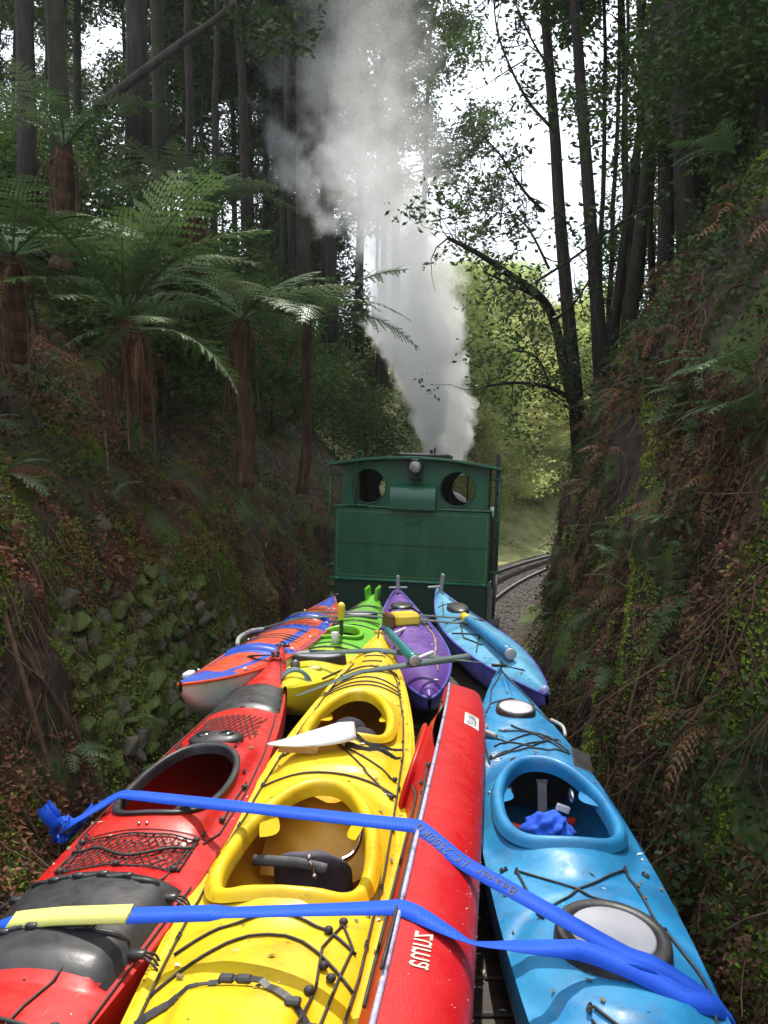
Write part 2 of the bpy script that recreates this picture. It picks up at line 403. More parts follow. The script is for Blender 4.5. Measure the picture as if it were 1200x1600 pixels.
# ------------------------------------------------------------------ steam locomotive, rear view
G1 = [(.006, .080, .032), (.011, .112, .046)]
def loco():
    root = empty('steam_locomotive', (.27, 9.98, 0), (0, radians(2.0), radians(-8.5)), label='dark green tank steam locomotive seen from behind with two round cab windows', cat='steam locomotive')
    Mg = mat('locomotive_green', [(.003, .042, .018), G1[0], G1[1], G1[0]], lo=.22, hi=.75, stretch=(1.6, 1.6, .35), rough=.4, scale=2.6, bump=(14, .10, .01), rvar=(4, .35, .55))
    Md = mat('grimy_green', [(.004, .025, .013), (.008, .045, .022)], rough=.5, scale=3, bump=(20, .15, .01))
    Mk = mat('soot_black', [(.006, .006, .006), (.018, .017, .016)], rough=.55, scale=5, bump=(18, .3, .01))
    Ml = mat('lining_paint', [(.20, .24, .06), (.14, .18, .05)], rough=.5)
    Mw = mat('window_glass', [(.25, .27, .25), (.4, .42, .4)], rough=.08, coat=1)
    P = lambda n, b, m, par=root, sm=False, **k: b.build(n, m, par, sm, **k)
    # coal bunker / rear tank with rounded corners
    def rrect(x0, x1, z0, z1, r, y, n=6):
        out = []
        for cx, cz, a0 in ((x1 - r, z1 - r, 0), (x0 + r, z1 - r, pi / 2), (x0 + r, z0 + r, pi), (x1 - r, z0 + r, 3 * pi / 2)):
            for i in range(n + 1): a = a0 + pi / 2 * i / n; out.append(Vector((cx + r * cos(a), y, cz + r * sin(a))))
        return out
    b = MB(); b.loft([rrect(-.95, .93, 1.34, 2.21, .03, .95), rrect(-.95, .93, 1.34, 2.21, .03, .02), rrect(-.94, .92, 1.35, 2.20, .03, 0)]); tk = P('bunker', b, Mg)
    # thin lining frame, painted strip modelled slightly proud
    def ring(o, i, y): 
        b = MB(); n = len(o); b.add(o + i, [(k, (k + 1) % n, n + (k + 1) % n, n + k) for k in range(n)]); return b
    b = ring(rrect(-.915, .895, 1.385, 2.165, .05, -.004), rrect(-.908, .888, 1.392, 2.158, .045, -.004), 0); P('lining', b, Ml, tk)
    b = MB(); b.box((0, .008, 1.775), (1.84, .03, .005)); P('plate_seam', b, Md, tk)
    b = MB()
    for i in range(46):
        x = -.93 + 1.86 * i / 45; b.ball((x, -.001, 2.185), .006, 6, 4)
    for sx in (-1, 1):
        for i in range(18): b.ball((sx * .925 - .01, -.001, 1.38 + .78 * i / 17), .006, 6, 4)
    P('rivet_row', b, Mg, tk, True)
    b = MB(); b.tube([(-.09, -.012, 2.10), (-.09, -.03, 2.07), (-.06, -.035, 2.05), (.06, -.035, 2.05), (.09, -.03, 2.07), (.09, -.012, 2.10)], .007, 6); P('lamp_bracket', b, Mg, tk)
    b = MB(); b.box((-.01, .02, 2.222), (1.92, .06, .022), bev=.008); P('bunker_rim', b, mat('worn_green_edge', [(.10, .17, .12), (.02, .1, .05)], rough=.5, scale=12), tk)
    # lower plate
    b = MB(); b.box((-.01, .06, 1.10), (1.86, .10, .48), bev=.01); lp = P('lower_plate', b, Md)
    b = MB()
    for x in (-.85, -.3, .3, .85): b.ball((x, .0, 1.27), .014, 8, 5)
    P('bolt', b, Mg, lp, True)
    b = MB(); b.tube([(-.97, -.045, 1.345), (.95, -.045, 1.345)], .016, 8)
    for x in (-.9, -.3, .3, .88): b.tube([(x, -.045, 1.345), (x, .02, 1.345)], .012, 6); b.ball((x, -.045, 1.345), .024, 8, 6)
    P('handrail', b, mat('handrail_green', [(.03, .16, .09), (.05, .22, .12)], rough=.35, scale=8), root, True)
    b = MB(); b.box((0, .1, .88), (2.15, .5, .05), bev=.01); b.box((0, .02, .76), (2.1, .1, .22), bev=.02); b.box((0, -.1, .74), (.28, .2, .18), bev=.03); P('rear_footplate', b, Mk)
    # cab back wall with two round openings
    def wall_with_holes(y, x0, x1, z0, ztop, holes, th=.03):
        b = MB(); xm = 0
        for hx, hz, hr, xa, xb in holes:
            n = 40; inner = []; outer = []; inner2 = []
            for i in range(n):
                a = 2 * pi * i / n; c, s = cos(a), sin(a); inner.append(Vector((hx + hr * c, y, hz + hr * s))); inner2.append(Vector((hx + hr * c, y + th, hz + hr * s)))
                k = min(((xb - hx) / c if c > 1e-6 else 1e9), ((xa - hx) / c if c < -1e-6 else 1e9), ((ztop(hx) - hz) / s if s > 1e-6 else 1e9), ((z0 - hz) / s if s < -1e-6 else 1e9))
                x, z = hx + k * c, hz + k * s
                if s > .3 and abs(z - ztop(hx)) < .01: z = ztop(x)
                outer.append(Vector((x, y, z)))
            b.add(inner + outer, [(i, (i + 1) % n, n + (i + 1) % n, n + i) for i in range(n)])
            b.add(inner + inner2, [(i, n + i, n + (i + 1) % n, (i + 1) % n) for i in range(n)])
            b.add([v + Vector((0, th, 0)) for v in inner + outer], [(i, n + i, n + (i + 1) % n, (i + 1) % n) for i in range(n)])
            # corners left by the radial fan
            for cx, cz in ((xa, z0), (xb, z0), (xa, ztop(xa)), (xb, ztop(xb))):
                o = sorted(outer, key=lambda v: (v.x - cx) ** 2 + (v.z - cz) ** 2)[:2]
                for dy in (0, th): b.add([Vector((cx, y + dy, cz)), Vector((o[0].x, y + dy, o[0].z)), Vector((o[1].x, y + dy, o[1].z))], [(0, 1, 2)])
        return b
    zt = lambda x: 2.80 - .10 * (x / 1.0) ** 2
    hs = [(-.56, 2.47, .205, -.86, 0), (.52, 2.47, .205, 0, .86)]
    P('cab_rear_wall', wall_with_holes(.10, -.86, .86, 2.20, zt, hs), Mg)
    fw = [(-.5, 2.42, .19, -.86, 0), (.56, 2.47, .21, 0, .86)]
    P('cab_front_wall', wall_with_holes(1.75, -.86, .86, 2.0, zt, fw), Md)
    b = MB(); b.box((0, 1.76, 1.5), (1.72, .03, 1.02)); P('cab_front_plate', b, Md)
    b = MB(); b.tube([(.56, 1.74, 2.26), (.56, 1.74, 2.68)], .01, 6); P('window_bar', b, Mk)
    for hx in (-.56, .52):
        b = MB(); n = 40; rings = [[Vector((hx + r * cos(2 * pi * i / n), y, 2.47 + r * sin(2 * pi * i / n))) for i in range(n)] for r, y in ((.203, .095), (.205, .085), (.222, .085), (.225, .099))]
        b.loft(rings, cap=False); P('window_frame', b, Mg, root, True)
    # side sheets: low rear part, door opening, front part
    for sx in (-1, 1):
        b = MB(); b.box((sx * .875, .30, 2.0), (.03, .36, 1.5)); b.box((sx * .875, 1.45, 2.0), (.03, .6, 1.5)); b.box((sx * .875, .9, 1.62), (.03, .9, .75)); P('cab_side', b, Mg)
        b = MB(); b.box((sx * .99, .04, 2.1), (.05, .03, 1.6)) if sx > 0 else None
        if sx > 0: P('dark_opening_strip', b, Mk)  # black strip standing in for the dark cab side openings
        # vertical handrail with brackets
        x = sx * 1.02; b = MB(); b.tube([(x, .0, 1.48), (x, .0, 2.72)], .014, 8)
        for z in (1.5, 2.12, 2.6): b.tube([(x, 0, z), (sx * .9, .06, z)], .011, 6); b.ball((x, 0, z), .022, 8, 6)
        P('corner_handrail', b, Mg, root, True)
        if sx > 0:
            b = MB()
            b.tube([(1.0, 0, .95), (1.0, 0, 1.5)], .013, 6); P('step_rail', b, Mk, root, True)
            for z in (1.08, 1.2, 1.9, 2.3, 2.45):
                b = MB(); b.ball((1.0, -.0, z), .022, 8, 5); P('pipe_clamp', b, Mk, root, True)
    # roof: shallow arc with rim
    n = 24; rings = []
    for y in (-.06, -.055, 1.95, 1.955):
        e = .006 if y in (-.06, 1.955) else 0; top = []; bot = []
        for i in range(n + 1):
            x = -1.04 + 2.08 * i / n; z = 2.845 - .10 * (x / 1.0) ** 2; top.append(Vector((x, y, z - e))); bot.append(Vector((x, y, z - .035 + e)))
        rings.append(top + bot[::-1])
    b = MB(); b.loft(rings); P('cab_roof', b, Mg)
    b = MB(); b.box((.07, .75, 2.87), (.62, .8, .05), bev=.015); P('roof_hatch', b, Mk)
    b = MB(); b.tube([(.2, .4, 2.88), (.2, .4, 2.97)], .012, 6); b.tube([(.16, .4, 2.9), (.16, .4, 2.94)], .02, 8); P('whistle', b, Mk)
    # tool box with rounded lid
    rings = []
    for x in (-.27, .27):
        r = [Vector((x, .10, 2.21)), Vector((x, -.10, 2.21)), Vector((x, -.10, 2.33))]
        r += [Vector((x, .08 - .18 * cos(a), 2.33 + .19 * sin(a))) for a in [pi / 2 * i / 8 for i in range(1, 9)]] + [Vector((x, .10, 2.52))]
        rings.append(r)
    b = MB(); b.loft(rings); P('tool_box', b, mat('toolbox_green', [(.012, .085, .045), (.02, .12, .065)], rough=.28, scale=5, bump=(9, .2, .01)))
    # head lamp
    b = MB(); rings = []
    for y, r in ((.10, .05), (.06, .08), (-.02, .092), (-.10, .094), (-.112, .090), (-.112, .080), (-.09, .077)):
        rings.append([Vector((.02 + r * cos(2 * pi * i / 28), y, 2.72 + r * sin(2 * pi * i / 28))) for i in range(28)])
    b.loft(rings, cap=False); hl = P('head_lamp', b, Mk, root, True)
    b = MB(); rings = [[Vector((.02 + r * cos(2 * pi * i / 28), y, 2.72 + r * sin(2 * pi * i / 28))) for i in range(28)] for y, r in ((-.095, .079), (-.108, .065), (-.117, .04), (-.12, .01))]
    b.loft(rings); P('lamp_lens', b, mat('lens_glass', [(.16, .14, .13), (.36, .32, .30), (.12, .09, .09)], rough=.12, scale=14, coat=1), hl, True)
    b = MB(); b.box((.02, .0, 2.585), (.14, .14, .04), bev=.01); P('lamp_foot', b, Mk, hl)
    # hooked pipe by the left window
    b = MB(); pts = [(-.70, -.02, 2.22), (-.70, -.02, 2.78)] + [(-.66 - .04 * cos(a), -.02, 2.84 + .045 * sin(a)) for a in [pi * i / 6 for i in range(7)]] + [(-.62, -.02, 2.74)]
    b.tube(pts, .012, 8); b.box((-.68, .0, 2.235), (.28, .05, .03), bev=.008); P('hooked_pipe', b, Mg, root, True)
    # inside the cab: backhead, brass fitting
    b = MB(); b.tube([(0, 1.7, 1.75), (0, 1.35, 1.75)], .5, 24); P('boiler_backhead', b, Mk)
    b = MB(); b.tube([(-.33, 1.2, 2.25), (-.33, 1.2, 2.6)], .016, 8); b.ball((-.33, 1.2, 2.42), .04); P('gauge_glass', b, mat('brass', [(.5, .36, .12), (.35, .25, .1)], rough=.25, metal=1), root, True)
    b = MB(); b.box((0, .9, 1.2), (1.7, 1.7, .05)); P('cab_floor', b, Mk)
    # ahead of the cab
    b = MB(); b.tube([(0, 1.78, 1.85), (0, 5.6, 1.85)], .50, 28); P('boiler', b, Mk, root, True)
    for sx in (-1, 1):
        b = MB(); b.box((sx * .74, 3.4, 1.62), (.40, 3.2, .95), bev=.04); P('side_tank', b, Mg)
        for yy in (1.4, 2.5, 3.6, 4.7):
            b = MB(); b.loft([[Vector((sx * x, yy + r * cos(2 * pi * i / 20), .42 + r * sin(2 * pi * i / 20))) for i in range(20)] for x, r in ((.47, .42), (.5, .43), (.505, .39), (.59, .38))]); P('wheel', b, Mk)
    b = MB(); b.loft([[Vector((r * cos(2 * pi * i / 20), 4.95 + r * sin(2 * pi * i / 20), z)) for i in range(20)] for z, r in ((2.3, .16), (2.32, .14), (2.62, .13), (2.66, .17), (2.72, .17))]); P('chimney', b, Mk, root, True)
    b = MB(); b.loft([[Vector((r * cos(2 * pi * i / 20), 3.2 + r * sin(2 * pi * i / 20), z)) for i in range(20)] for z, r in ((2.3, .25), (2.5, .22), (2.6, .14), (2.64, .03))]); P('steam_dome', b, Mk, root, True)
    b = MB(); b.box((0, 2.9, .72), (2.0, 6.2, .12), bev=.02); P('running_plate', b, Mk)
    return root
LOCO = loco()

def driver():
    """the driver in navy behind the right-hand cab window"""
    root = empty('person', (.66, 10.95, 1.225), (0, 0, radians(160)), label='person in navy work clothes standing in the cab behind the right round window', cat='person')
    J = {'pel': (0, 0, .86), 'waist': (0, .0, 1.0), 'chest': (0, .02, 1.16), 'neck': (0, .03, 1.28)}
    J = {k: Vector(v) for k, v in J.items()}
    ed = [('pel', 'waist'), ('waist', 'chest'), ('chest', 'neck')]; R = {'pel': .14, 'waist': .125, 'chest': .15, 'neck': .055}
    J['head'] = Vector((0, .05, 1.42)); ed.append(('neck', 'head')); R['head'] = .095
    for s in (-1, 1):
        for nme, c, r in (('sh', (s * .18, .02, 1.24), .062), ('el', (s * .26, -.04, .98), .045), ('wr', (s * .20, -.22, .93), .032), ('hand', (s * .18, -.30, .93), .035), ('hip', (s * .09, 0, .82), .09), ('knee', (s * .10, -.02, .45), .06), ('ank', (s * .10, .02, .08), .042), ('toe', (s * .11, -.14, .04), .035)):
            J[nme + str(s)] = Vector(c); R[nme + str(s)] = r
        ed += [('chest', f'sh{s}'), (f'sh{s}', f'el{s}'), (f'el{s}', f'wr{s}'), (f'wr{s}', f'hand{s}'), ('pel', f'hip{s}'), (f'hip{s}', f'knee{s}'), (f'knee{s}', f'ank{s}'), (f'ank{s}', f'toe{s}')]
    ks = list(J); me = bpy.data.meshes.new('body'); me.from_pydata([J[k] for k in ks], [(ks.index(a), ks.index(b)) for a, b in ed], [])
    o = bpy.data.objects.new('body', me); COL.objects.link(o)
    md = o.modifiers.new('skin', 'SKIN')
    for i, k in enumerate(ks):
        me.skin_vertices[0].data[i].radius = (R[k], R[k] * (.8 if k in ('chest', 'pel', 'waist') else 1)); me.skin_vertices[0].data[i].use_root = (k == 'pel')
    o.modifiers.new('sub', 'SUBSURF').levels = 1
    bpy.context.view_layer.update(); m2 = bpy.data.meshes.new_from_object(o.evaluated_get(bpy.context.evaluated_depsgraph_get()))
    bpy.data.objects.remove(o)
    m2.materials.clear(); m2.materials.append(mat('navy_cloth', [(.008, .008, .035), (.014, .014, .055)], rough=.9, bump=(20, .4, .01)))
    m2.materials.append(mat('skin_tone', [(.32, .18, .12), (.26, .14, .1)], rough=.6))
    for p in m2.polygons:
        p.use_smooth = True
        if p.center.z > 1.31 or (p.center.y < -.2 and p.center.z > .7): p.material_index = 1
    mobj('body', m2, root)
    b = MB(); b.ball((0, .06, 1.475), (.10, .115, .09), 14, 8); b.build('cap', MATS['navy_cloth'], root, True)
driver()
# ------------------------------------------------------------------ kayaks
class Kayak:
    def __init__(s, near, far, width, depth, hullmat, deckmat, label, group=None, z=DECK + .005, roll=0, pitch=0, crown=.07, peak=1.5,
                 rise_n=.08, rise_f=.14, keel_n=.12, keel_f=.16, power=.9, wide=.48, holes=(), bumps=(), seam=None, flare=.55, ridge=0, name='kayak', cat='kayak'):
        N, F = Vector(near), Vector(far); s.L = (F - N).length; mid = (N + F) / 2
        s.mid = mid; h = -atan2(F.x - N.x, F.y - N.y); s.h = h
        s.root = empty(name, (mid.x, mid.y, z), (pitch, roll, h), label, cat, group)
        s.W, s.D, s.C, s.pk = width, depth, crown, peak; s.rn, s.rf, s.kn, s.kf = rise_n, rise_f, keel_n, keel_f
        s.pw, s.wm = power, wide; s.holes, s.bumps, s.flare, s.ridge = holes, bumps, flare, ridge; s.hm, s.dm = hullmat, deckmat
        s.make(seam)
    def t(s, y): return max(0, min(1, y / s.L + .5))
    def u(s, d): return (d - s.mid.y) / cos(s.h)          # distance from the camera -> local y
    def hw(s, y):
        t = s.t(y); m = s.wm
        q = (t / m) if t < m else (1 - t) / (1 - m)
        return s.W / 2 * max(.0, 1 - (1 - q) ** 2.1) ** s.pw + .012
    def zs(s, y):
        t = 2 * s.t(y) - 1; return s.D + (s.rf * max(0, t) ** 3 + s.rn * max(0, -t) ** 3)
    def zk(s, y):
        t = 2 * s.t(y) - 1; return s.kf * max(0, t) ** 5 + s.kn * max(0, -t) ** 5
    def surf(s, y, x, h=0.0):
        w = s.hw(y); r = min(1, abs(x) / w); c = s.C * min(1, (w / (s.W / 2)) ** .5 * 1.0)
        z = s.zs(y) + c * (1 - r ** s.pk) + s.ridge * max(0, 1 - abs(x) / .03)
        for b in s.bumps: z += b(y, x, w)
        return Vector((x, y, z + h))
    def nrm(s, y, x):
        e = .006; a = s.surf(y + e, x) - s.surf(y - e, x); b = s.surf(y, x + e) - s.surf(y, x - e); return b.cross(a).normalized()
    def on(s, y, x, h=0.0): return s.surf(y, x) + s.nrm(y, x) * h
    def inhole(s, y, x, m=0.0):
        for H in s.holes:
            sy = (y - H['y']) / (H['b'] + m)
            if abs(sy) < 1:
                n = H['nn'] if sy < 0 else H['nf']
                if abs(x) < (H['a'] * (1 - H['tp'] * sy)) * (1 - sy * sy) ** (n / 2) + m: return True
        return False
    def outline(s, H, n=72, off=0.0):
        out = []
        for i in range(n):
            a = 2 * pi * i / n; sy = sin(a); e = H['nf'] if sy >= 0 else H['nn']
            x = H['a'] * (1 - H['tp'] * sy) * math.copysign(abs(cos(a)) ** e, cos(a)); y = H['y'] + H['b'] * math.copysign(abs(sy) ** (.8 if sy < 0 else 1), sy)
            out.append(Vector((x, y, 0)))
        if off:
            o2 = []
            for i in range(n):
                t = (out[(i + 1) % n] - out[i - 1]).normalized(); o2.append(out[i] + Vector((t.y, -t.x, 0)) * off)
            out = o2
        return out
    def make(s, seam):
        L = s.L; ny = int(L / .022); nx = 40; V = []; F = []
        for i in range(ny + 1):
            y = -L / 2 + L * i / ny; w = s.hw(y)
            for k in range(nx + 1):
                q = -1 + 2 * k / nx; x = w * (1.15 * q - .15 * q ** 3); x = max(-w, min(w, x)); V.append(s.surf(y, x))
        for i in range(ny):
            for k in range(nx):
                a = i * (nx + 1) + k; c = (V[a] + V[a + nx + 2]) / 2
                if not s.inhole(c.y, c.x, .013): F.append((a, a + 1, a + nx + 2, a + nx + 1))
        mobj('deck', npmesh('deck', V, F, s.dm, True), s.root)
        V = []; n2 = 22; nyh = int(L / .05)
        for i in range(nyh + 1):
            y = -L / 2 + L * i / nyh; w = s.hw(y); z0, z1 = s.zk(y), s.zs(y); k_ = min(z0, z1 - .03)
            for k in range(n2 + 1):
                a = pi * k / n2; ca, sa = cos(a), sin(a)
                V.append(Vector((-math.copysign(abs(ca) ** s.flare, ca) * w, y, z1 - (z1 - k_) * sa ** .75)))
        F = [(i * (n2 + 1) + k, (i + 1) * (n2 + 1) + k, (i + 1) * (n2 + 1) + k + 1, i * (n2 + 1) + k + 1) for i in range(nyh) for k in range(n2)]
        mobj('hull', npmesh('hull', V, F, s.hm, True), s.root)
        if seam:
            b = MB()
            for sx in (-1, 1):
                b.tube([Vector((sx * (s.hw(y) + .001), y, s.zs(y) - .002)) for y in [-L / 2 + L * i / 90 for i in range(91)]], seam[1], 6)
            b.build('seam', seam[0], s.root, True)
    def coaming(s, i, m, prof=None, name='cockpit_coaming'):
        H = s.holes[i]; n = 80
        prof = prof or [(-.004, -.03), (-.002, .0), (.001, .020), (.008, .030), (.020, .033), (.034, .030), (.040, .022), (.038, .014), (.026, .008), (.022, -.012)]
        b = MB(); rings = []
        for o, z in prof:
            base = s.outline(H, n, o); ref = s.outline(H, n, .0)
            rings.append([Vector((p.x, p.y, max(s.surf(p.y, p.x).z if o >= .015 else -1, s.surf(q.y, q.x).z - .004) + z)) for p, q in zip(base, ref)])
        b.loft(rings, cap=False); return b.build(name, m, s.root, True)
    def line(s, P, r=.004, m=None, name='deck_line', lift=.0, n=8, b=None, parent=None):
        pts = []
        for (y0, x0), (y1, x1) in zip(P, P[1:]):
            for k in range(n): f = k / n; pts.append(s.on(y0 + (y1 - y0) * f, x0 + (x1 - x0) * f, r + .001 + lift * sin(pi * f)))
        pts.append(s.on(P[-1][0], P[-1][1], r + .001))
        bb = b or MB(); bb.tube(pts, r, 6)
        if b is None: return bb.build(name, m or M_black, parent or s.root, True)
    def arc(s, y0, y1, w, bow, r=.004, **k):
        """a cord stretched across the deck, sagging along it"""
        P = [(y0 + (y1 - y0) * i / 10 + bow * sin(pi * i / 10), -w + 2 * w * i / 10) for i in range(11)]
        return s.line(P, r, n=2, **k)
    def ball(s, y, x, r=.013, m=None, name='cord_ball', h=None, sq=.8):
        b = MB(); p = s.on(y, x, r * .8 if h is None else h); b.ball(p, (r, r, r * sq), 10, 7); return b.build(name, m or M_black, s.root, True)
    def fitting(s, y, x, rot=0, m=None, name='deck_fitting'):
        b = MB(); p = s.on(y, x, .005); R = Matrix.Rotation(rot, 3, 'Z')
        b.box(p, (.014, .034, .010), R, .004); b.ball(p + R @ Vector((0, .009, .006)), .0045, 8, 5); b.ball(p + R @ Vector((0, -.009, .006)), .0045, 8, 5)
        return b.build(name, m or M_rubber, s.root, True)
    def patch(s, y0, y1, x0, x1, h, m, name, nx=14, ny=14, edge=.004, parent=None):
        """a thin piece following the deck; x as a share of the half width"""
        V = []; F = []
        for i in range(ny + 1):
            y = y0 + (y1 - y0) * i / ny
            for k in range(nx + 1):
                x = s.hw(y) * (x0 + (x1 - x0) * k / nx); e = 0 if (i in (0, ny) or k in (0, nx)) else h
                V.append(s.on(y, x, e if h > 0 else h))
        for i in range(ny):
            for k in range(nx): a = i * (nx + 1) + k; F.append((a, a + 1, a + nx + 2, a + nx + 1))
        return mobj(name, npmesh(name, V, F, m, True), parent or s.root)
    def hatch(s, y, x, a, b_, lid, rim=None, h=.02, skirt=.05, rimw=.03, name='hatch_cover'):
        z0 = s.surf(y, x).z; sl = (s.surf(y + b_, x).z - s.surf(y - b_, x).z) / (2 * b_); n = 44
        def R(f, z): return [Vector((x + f * a * cos(2 * pi * i / n), y + f * b_ * sin(2 * pi * i / n), z0 + z + sl * f * b_ * sin(2 * pi * i / n))) for i in range(n)]
        f1 = 1 - rimw / a; root = None
        if rim:
            b = MB(); b.loft([R(1.06, -skirt), R(1.02, h * .3), R(1.0, h * .9), R(.97, h), R(f1 + .01, h), R(f1, h * .5)], cap=False); root = b.build('hatch_rim', rim, s.root, True)
        b = MB(); b.loft([R(f1, h * .4), R(f1 - .01, h * .95), R(f1 - .05, h * 1.02), R(f1 * .5, h * 1.1), R(.02, h * 1.12)] if rim else [R(1.03, -skirt), R(1.0, h * .5), R(.95, h), R(.5, h * 1.2), R(.02, h * 1.25)])
        return b.build(name, lid, s.root, True)
    def toggle(s, end, m=None):
        y = (-1 if end < 0 else 1) * (s.L / 2 - .10); p = s.on(y, 0, .02); b = MB()
        b.tube(catmull([s.on(y * .97, 0, .004), p + Vector((0, math.copysign(.08, y), .02)), p + Vector((.03, math.copysign(.13, y), -.02))], 5), .005, 6)
        b.build('toggle_cord', M_black, s.root, True)
        b = MB(); q = p + Vector((.0, math.copysign(.13, y), -.02)); b.tube([q + Vector((-.05, 0, 0)), q + Vector((-.04, 0, 0)), q + Vector((.04, 0, 0)), q + Vector((.05, 0, 0))], [.008, .013, .013, .008], 8)
        b.build('grab_toggle', m or M_rubber, s.root, True)
    def print_on(s, text, y, x, size, m, ang=0, shear=0, h=.0015, name='lettering', bg=None, spacing=1):
        me = text_mesh(text, size, m, shear, spacing, name); R = Matrix.Rotation(ang, 3, 'Z')
        for v in me.vertices:
            q = R @ v.co; v.co = s.on(y + q.y, x + q.x, h)
        me.update()
        if bg:
            w, hh, mb = bg; V = []; F = []
            for i in range(9):
                for k in range(5): q = R @ Vector((-w / 2 + w * i / 8, -hh / 2 + hh * k / 4, 0)); V.append(s.on(y + q.y, x + q.x, h * .5))
            for i in range(8):
                for k in range(4): a = i * 5 + k; F.append((a, a + 5, a + 6, a + 1))
            o = mobj('sticker', npmesh('sticker', V, F, mb), s.root); mobj(name, me, o)
        else: mobj(name, me, s.root)

def hole(y, b, a, tp=.15, nn=.5, nf=.8): return dict(y=y, b=b, a=a, tp=tp, nn=nn, nf=nf)
def gauss(x, w): return exp(-(x / w) ** 2)
def plateau(d, w, e): return 1 - sstep(w, w + e, abs(d))

P_red = plastic('red_plastic', (.47, .006, .006), (.50, .018, .008), scr=.3, spec=.35)
P_red2 = plastic('red_hull_plastic', (.44, .004, .006), (.50, .006, .008), speck=1, rough=.42, dirt=.15, scr=.06, spec=.3)
P_yel = plastic('yellow_plastic', (.68, .44, .006), (.72, .50, .015), scr=.15, spec=.35)
P_yelh = plastic('yellow_hull_plastic', (.78, .40, .008), (.80, .46, .015))
P_blu = plastic('sky_blue_plastic', (.010, .165, .38), (.03, .25, .46), scr=.2)
P_pur = plastic('purple_plastic', (.11, .04, .26), (.16, .07, .34))
P_bpu = plastic('violet_blue_plastic', (.06, .07, .34), (.12, .12, .44))
P_lbl = plastic('pale_blue_plastic', (.08, .30, .48), (.16, .42, .60))
P_wht = plastic('grey_white_plastic', (.42, .46, .42), (.55, .58, .52))
P_roy = plastic('royal_blue_plastic', (.02, .06, .42), (.03, .10, .50))
P_org = plastic('orange_red_plastic', (.58, .06, .02), (.62, .10, .03))
P_grn = plastic('lime_green_plastic', (.13, .48, .015), (.20, .56, .03))
M_grey = mat('grey_hatch_lid', [(.30, .30, .34), (.40, .40, .43)], rough=.35, scale=5, bump=(30, .1, .003))
GR = 'kayaks strapped on the wagon'

# ---- red sea kayak on the left
ry = lambda d: d - (5.85 + .75) / 2
def rb(y, x, w):
    c = ry(3.52); z = .028 * plateau(x, .19, .05) * plateau(y - c, .40, .16)            # raised cockpit surround
    z += .018 * plateau(x, .7 * w, .05) * plateau(y - ry(2.40), .26, .03)               # raised rear hatch
    z -= .012 * plateau(x, .62 * w, .03) * plateau(y - ry(2.86), .10, .02)
    return z
R1 = Kayak((-1.02, .75), (-.70, 5.85), .57, .27, P_red, P_red, 'red sea kayak with black hatch bands and deck net, leftmost in front', GR,
           crown=.065, peak=2.0, rise_f=.17, keel_f=.24, holes=(hole(ry(3.52), .385, .195, .02, .55, .7),), bumps=(rb,), power=.95, roll=radians(-3))
R1.coaming(0, M_rubber, [(-.004, -.03), (-.002, .0), (.000, .010), (.005, .016), (.014, .017), (.024, .014), (.030, .010), (.026, .004), (.020, -.01)])
y0 = ry(3.52)
b = MB(); b.loft([[Vector((x * .18, y0 - .36 + dy, .03 + z)) for x in (-1, -.8, 0, .8, 1)] for dy, z in ((0, .02), (.08, .0), (.32, .0), (.40, .07))], closed=False, cap=False); b.build('seat', plastic('red_seat', (.5, .01, .01)), R1.root, True)
b = MB(); b.tube(catmull([(-.12, y0 + .02, .14), (-.04, y0 + .1, .19), (.10, y0 + .12, .20)], 6), .014, 6); b.tube([(.05, y0 + .12, .20), (.05, y0 + .05, .09)], .012, 6); b.build('thigh_strap', M_black, R1.root, True)
b = MB(); b.loft([[Vector((x, y0 - .385 + .02 * k, R1.surf(y0 - .385, x).z - .02 - .03 * k)) for x in [-.15 + .03 * i for i in range(11)]] for k in range(4)], closed=False, cap=False); b.build('back_band', M_rubber, R1.root, True)
# compass recess in front of the cockpit
b = MB(); p = R1.surf(ry(4.10), -.01); b.ball(p + Vector((0, 0, .0)), (.14, .10, .035), 20, 8); o = b.build('compass_pod', M_rubber, R1.root, True)
b = MB()
for sx in (-1, 1): b.ball(p + Vector((sx * .055, .0, .025)), (.042, .045, .016), 16, 6)
b.build('compass_dial', mat('dark_gloss', [(.01, .01, .012), (.02, .02, .02)], rough=.12, coat=1), o, True)
# neoprene hatch bands
h2 = R1.patch(ry(2.13), ry(2.67), -.90, .90, .020, M_rubber, 'hatch_cover')
R1.patch(ry(4.62), ry(5.05), -.93, .93, .014, M_rubber, 'hatch_cover')
for d in (4.68, 4.82, 4.98): R1.arc(ry(d), ry(d), R1.hw(ry(d)) * .9, .0, .005, name='hatch_strap', lift=.002)
for d, w in ((2.60, .20), (2.30, .21)):
    b = MB(); pts = [R1.on(ry(d) + .006 * sin(k * 1.7), -w + 2 * w * k / 16, .022 + .004 * sin(k * 2.3)) for k in range(17)]; b.tube(pts, .008, 6)
    for k in (3, 5, 6, 9, 12): b.box(pts[k], (.035, .02, .016), bev=.004)
    b.build('webbing_strap', M_rubber, R1.root, True)
    for sx in (-1, 1):
        q = R1.on(ry(d) - .02, sx * (w + .035), .02); b = MB(); b.box(q, (.05, .03, .02), bev=.005)
        for k in range(3): b.tube(catmull([q, q + Vector((sx * .04, .02 * (k - 1), -.01)), q + Vector((sx * .065, .02 * k - .03, -.03 - .01 * k))], 4), .004, 5)
        b.build('buckle', M_rubber, R1.root, True)
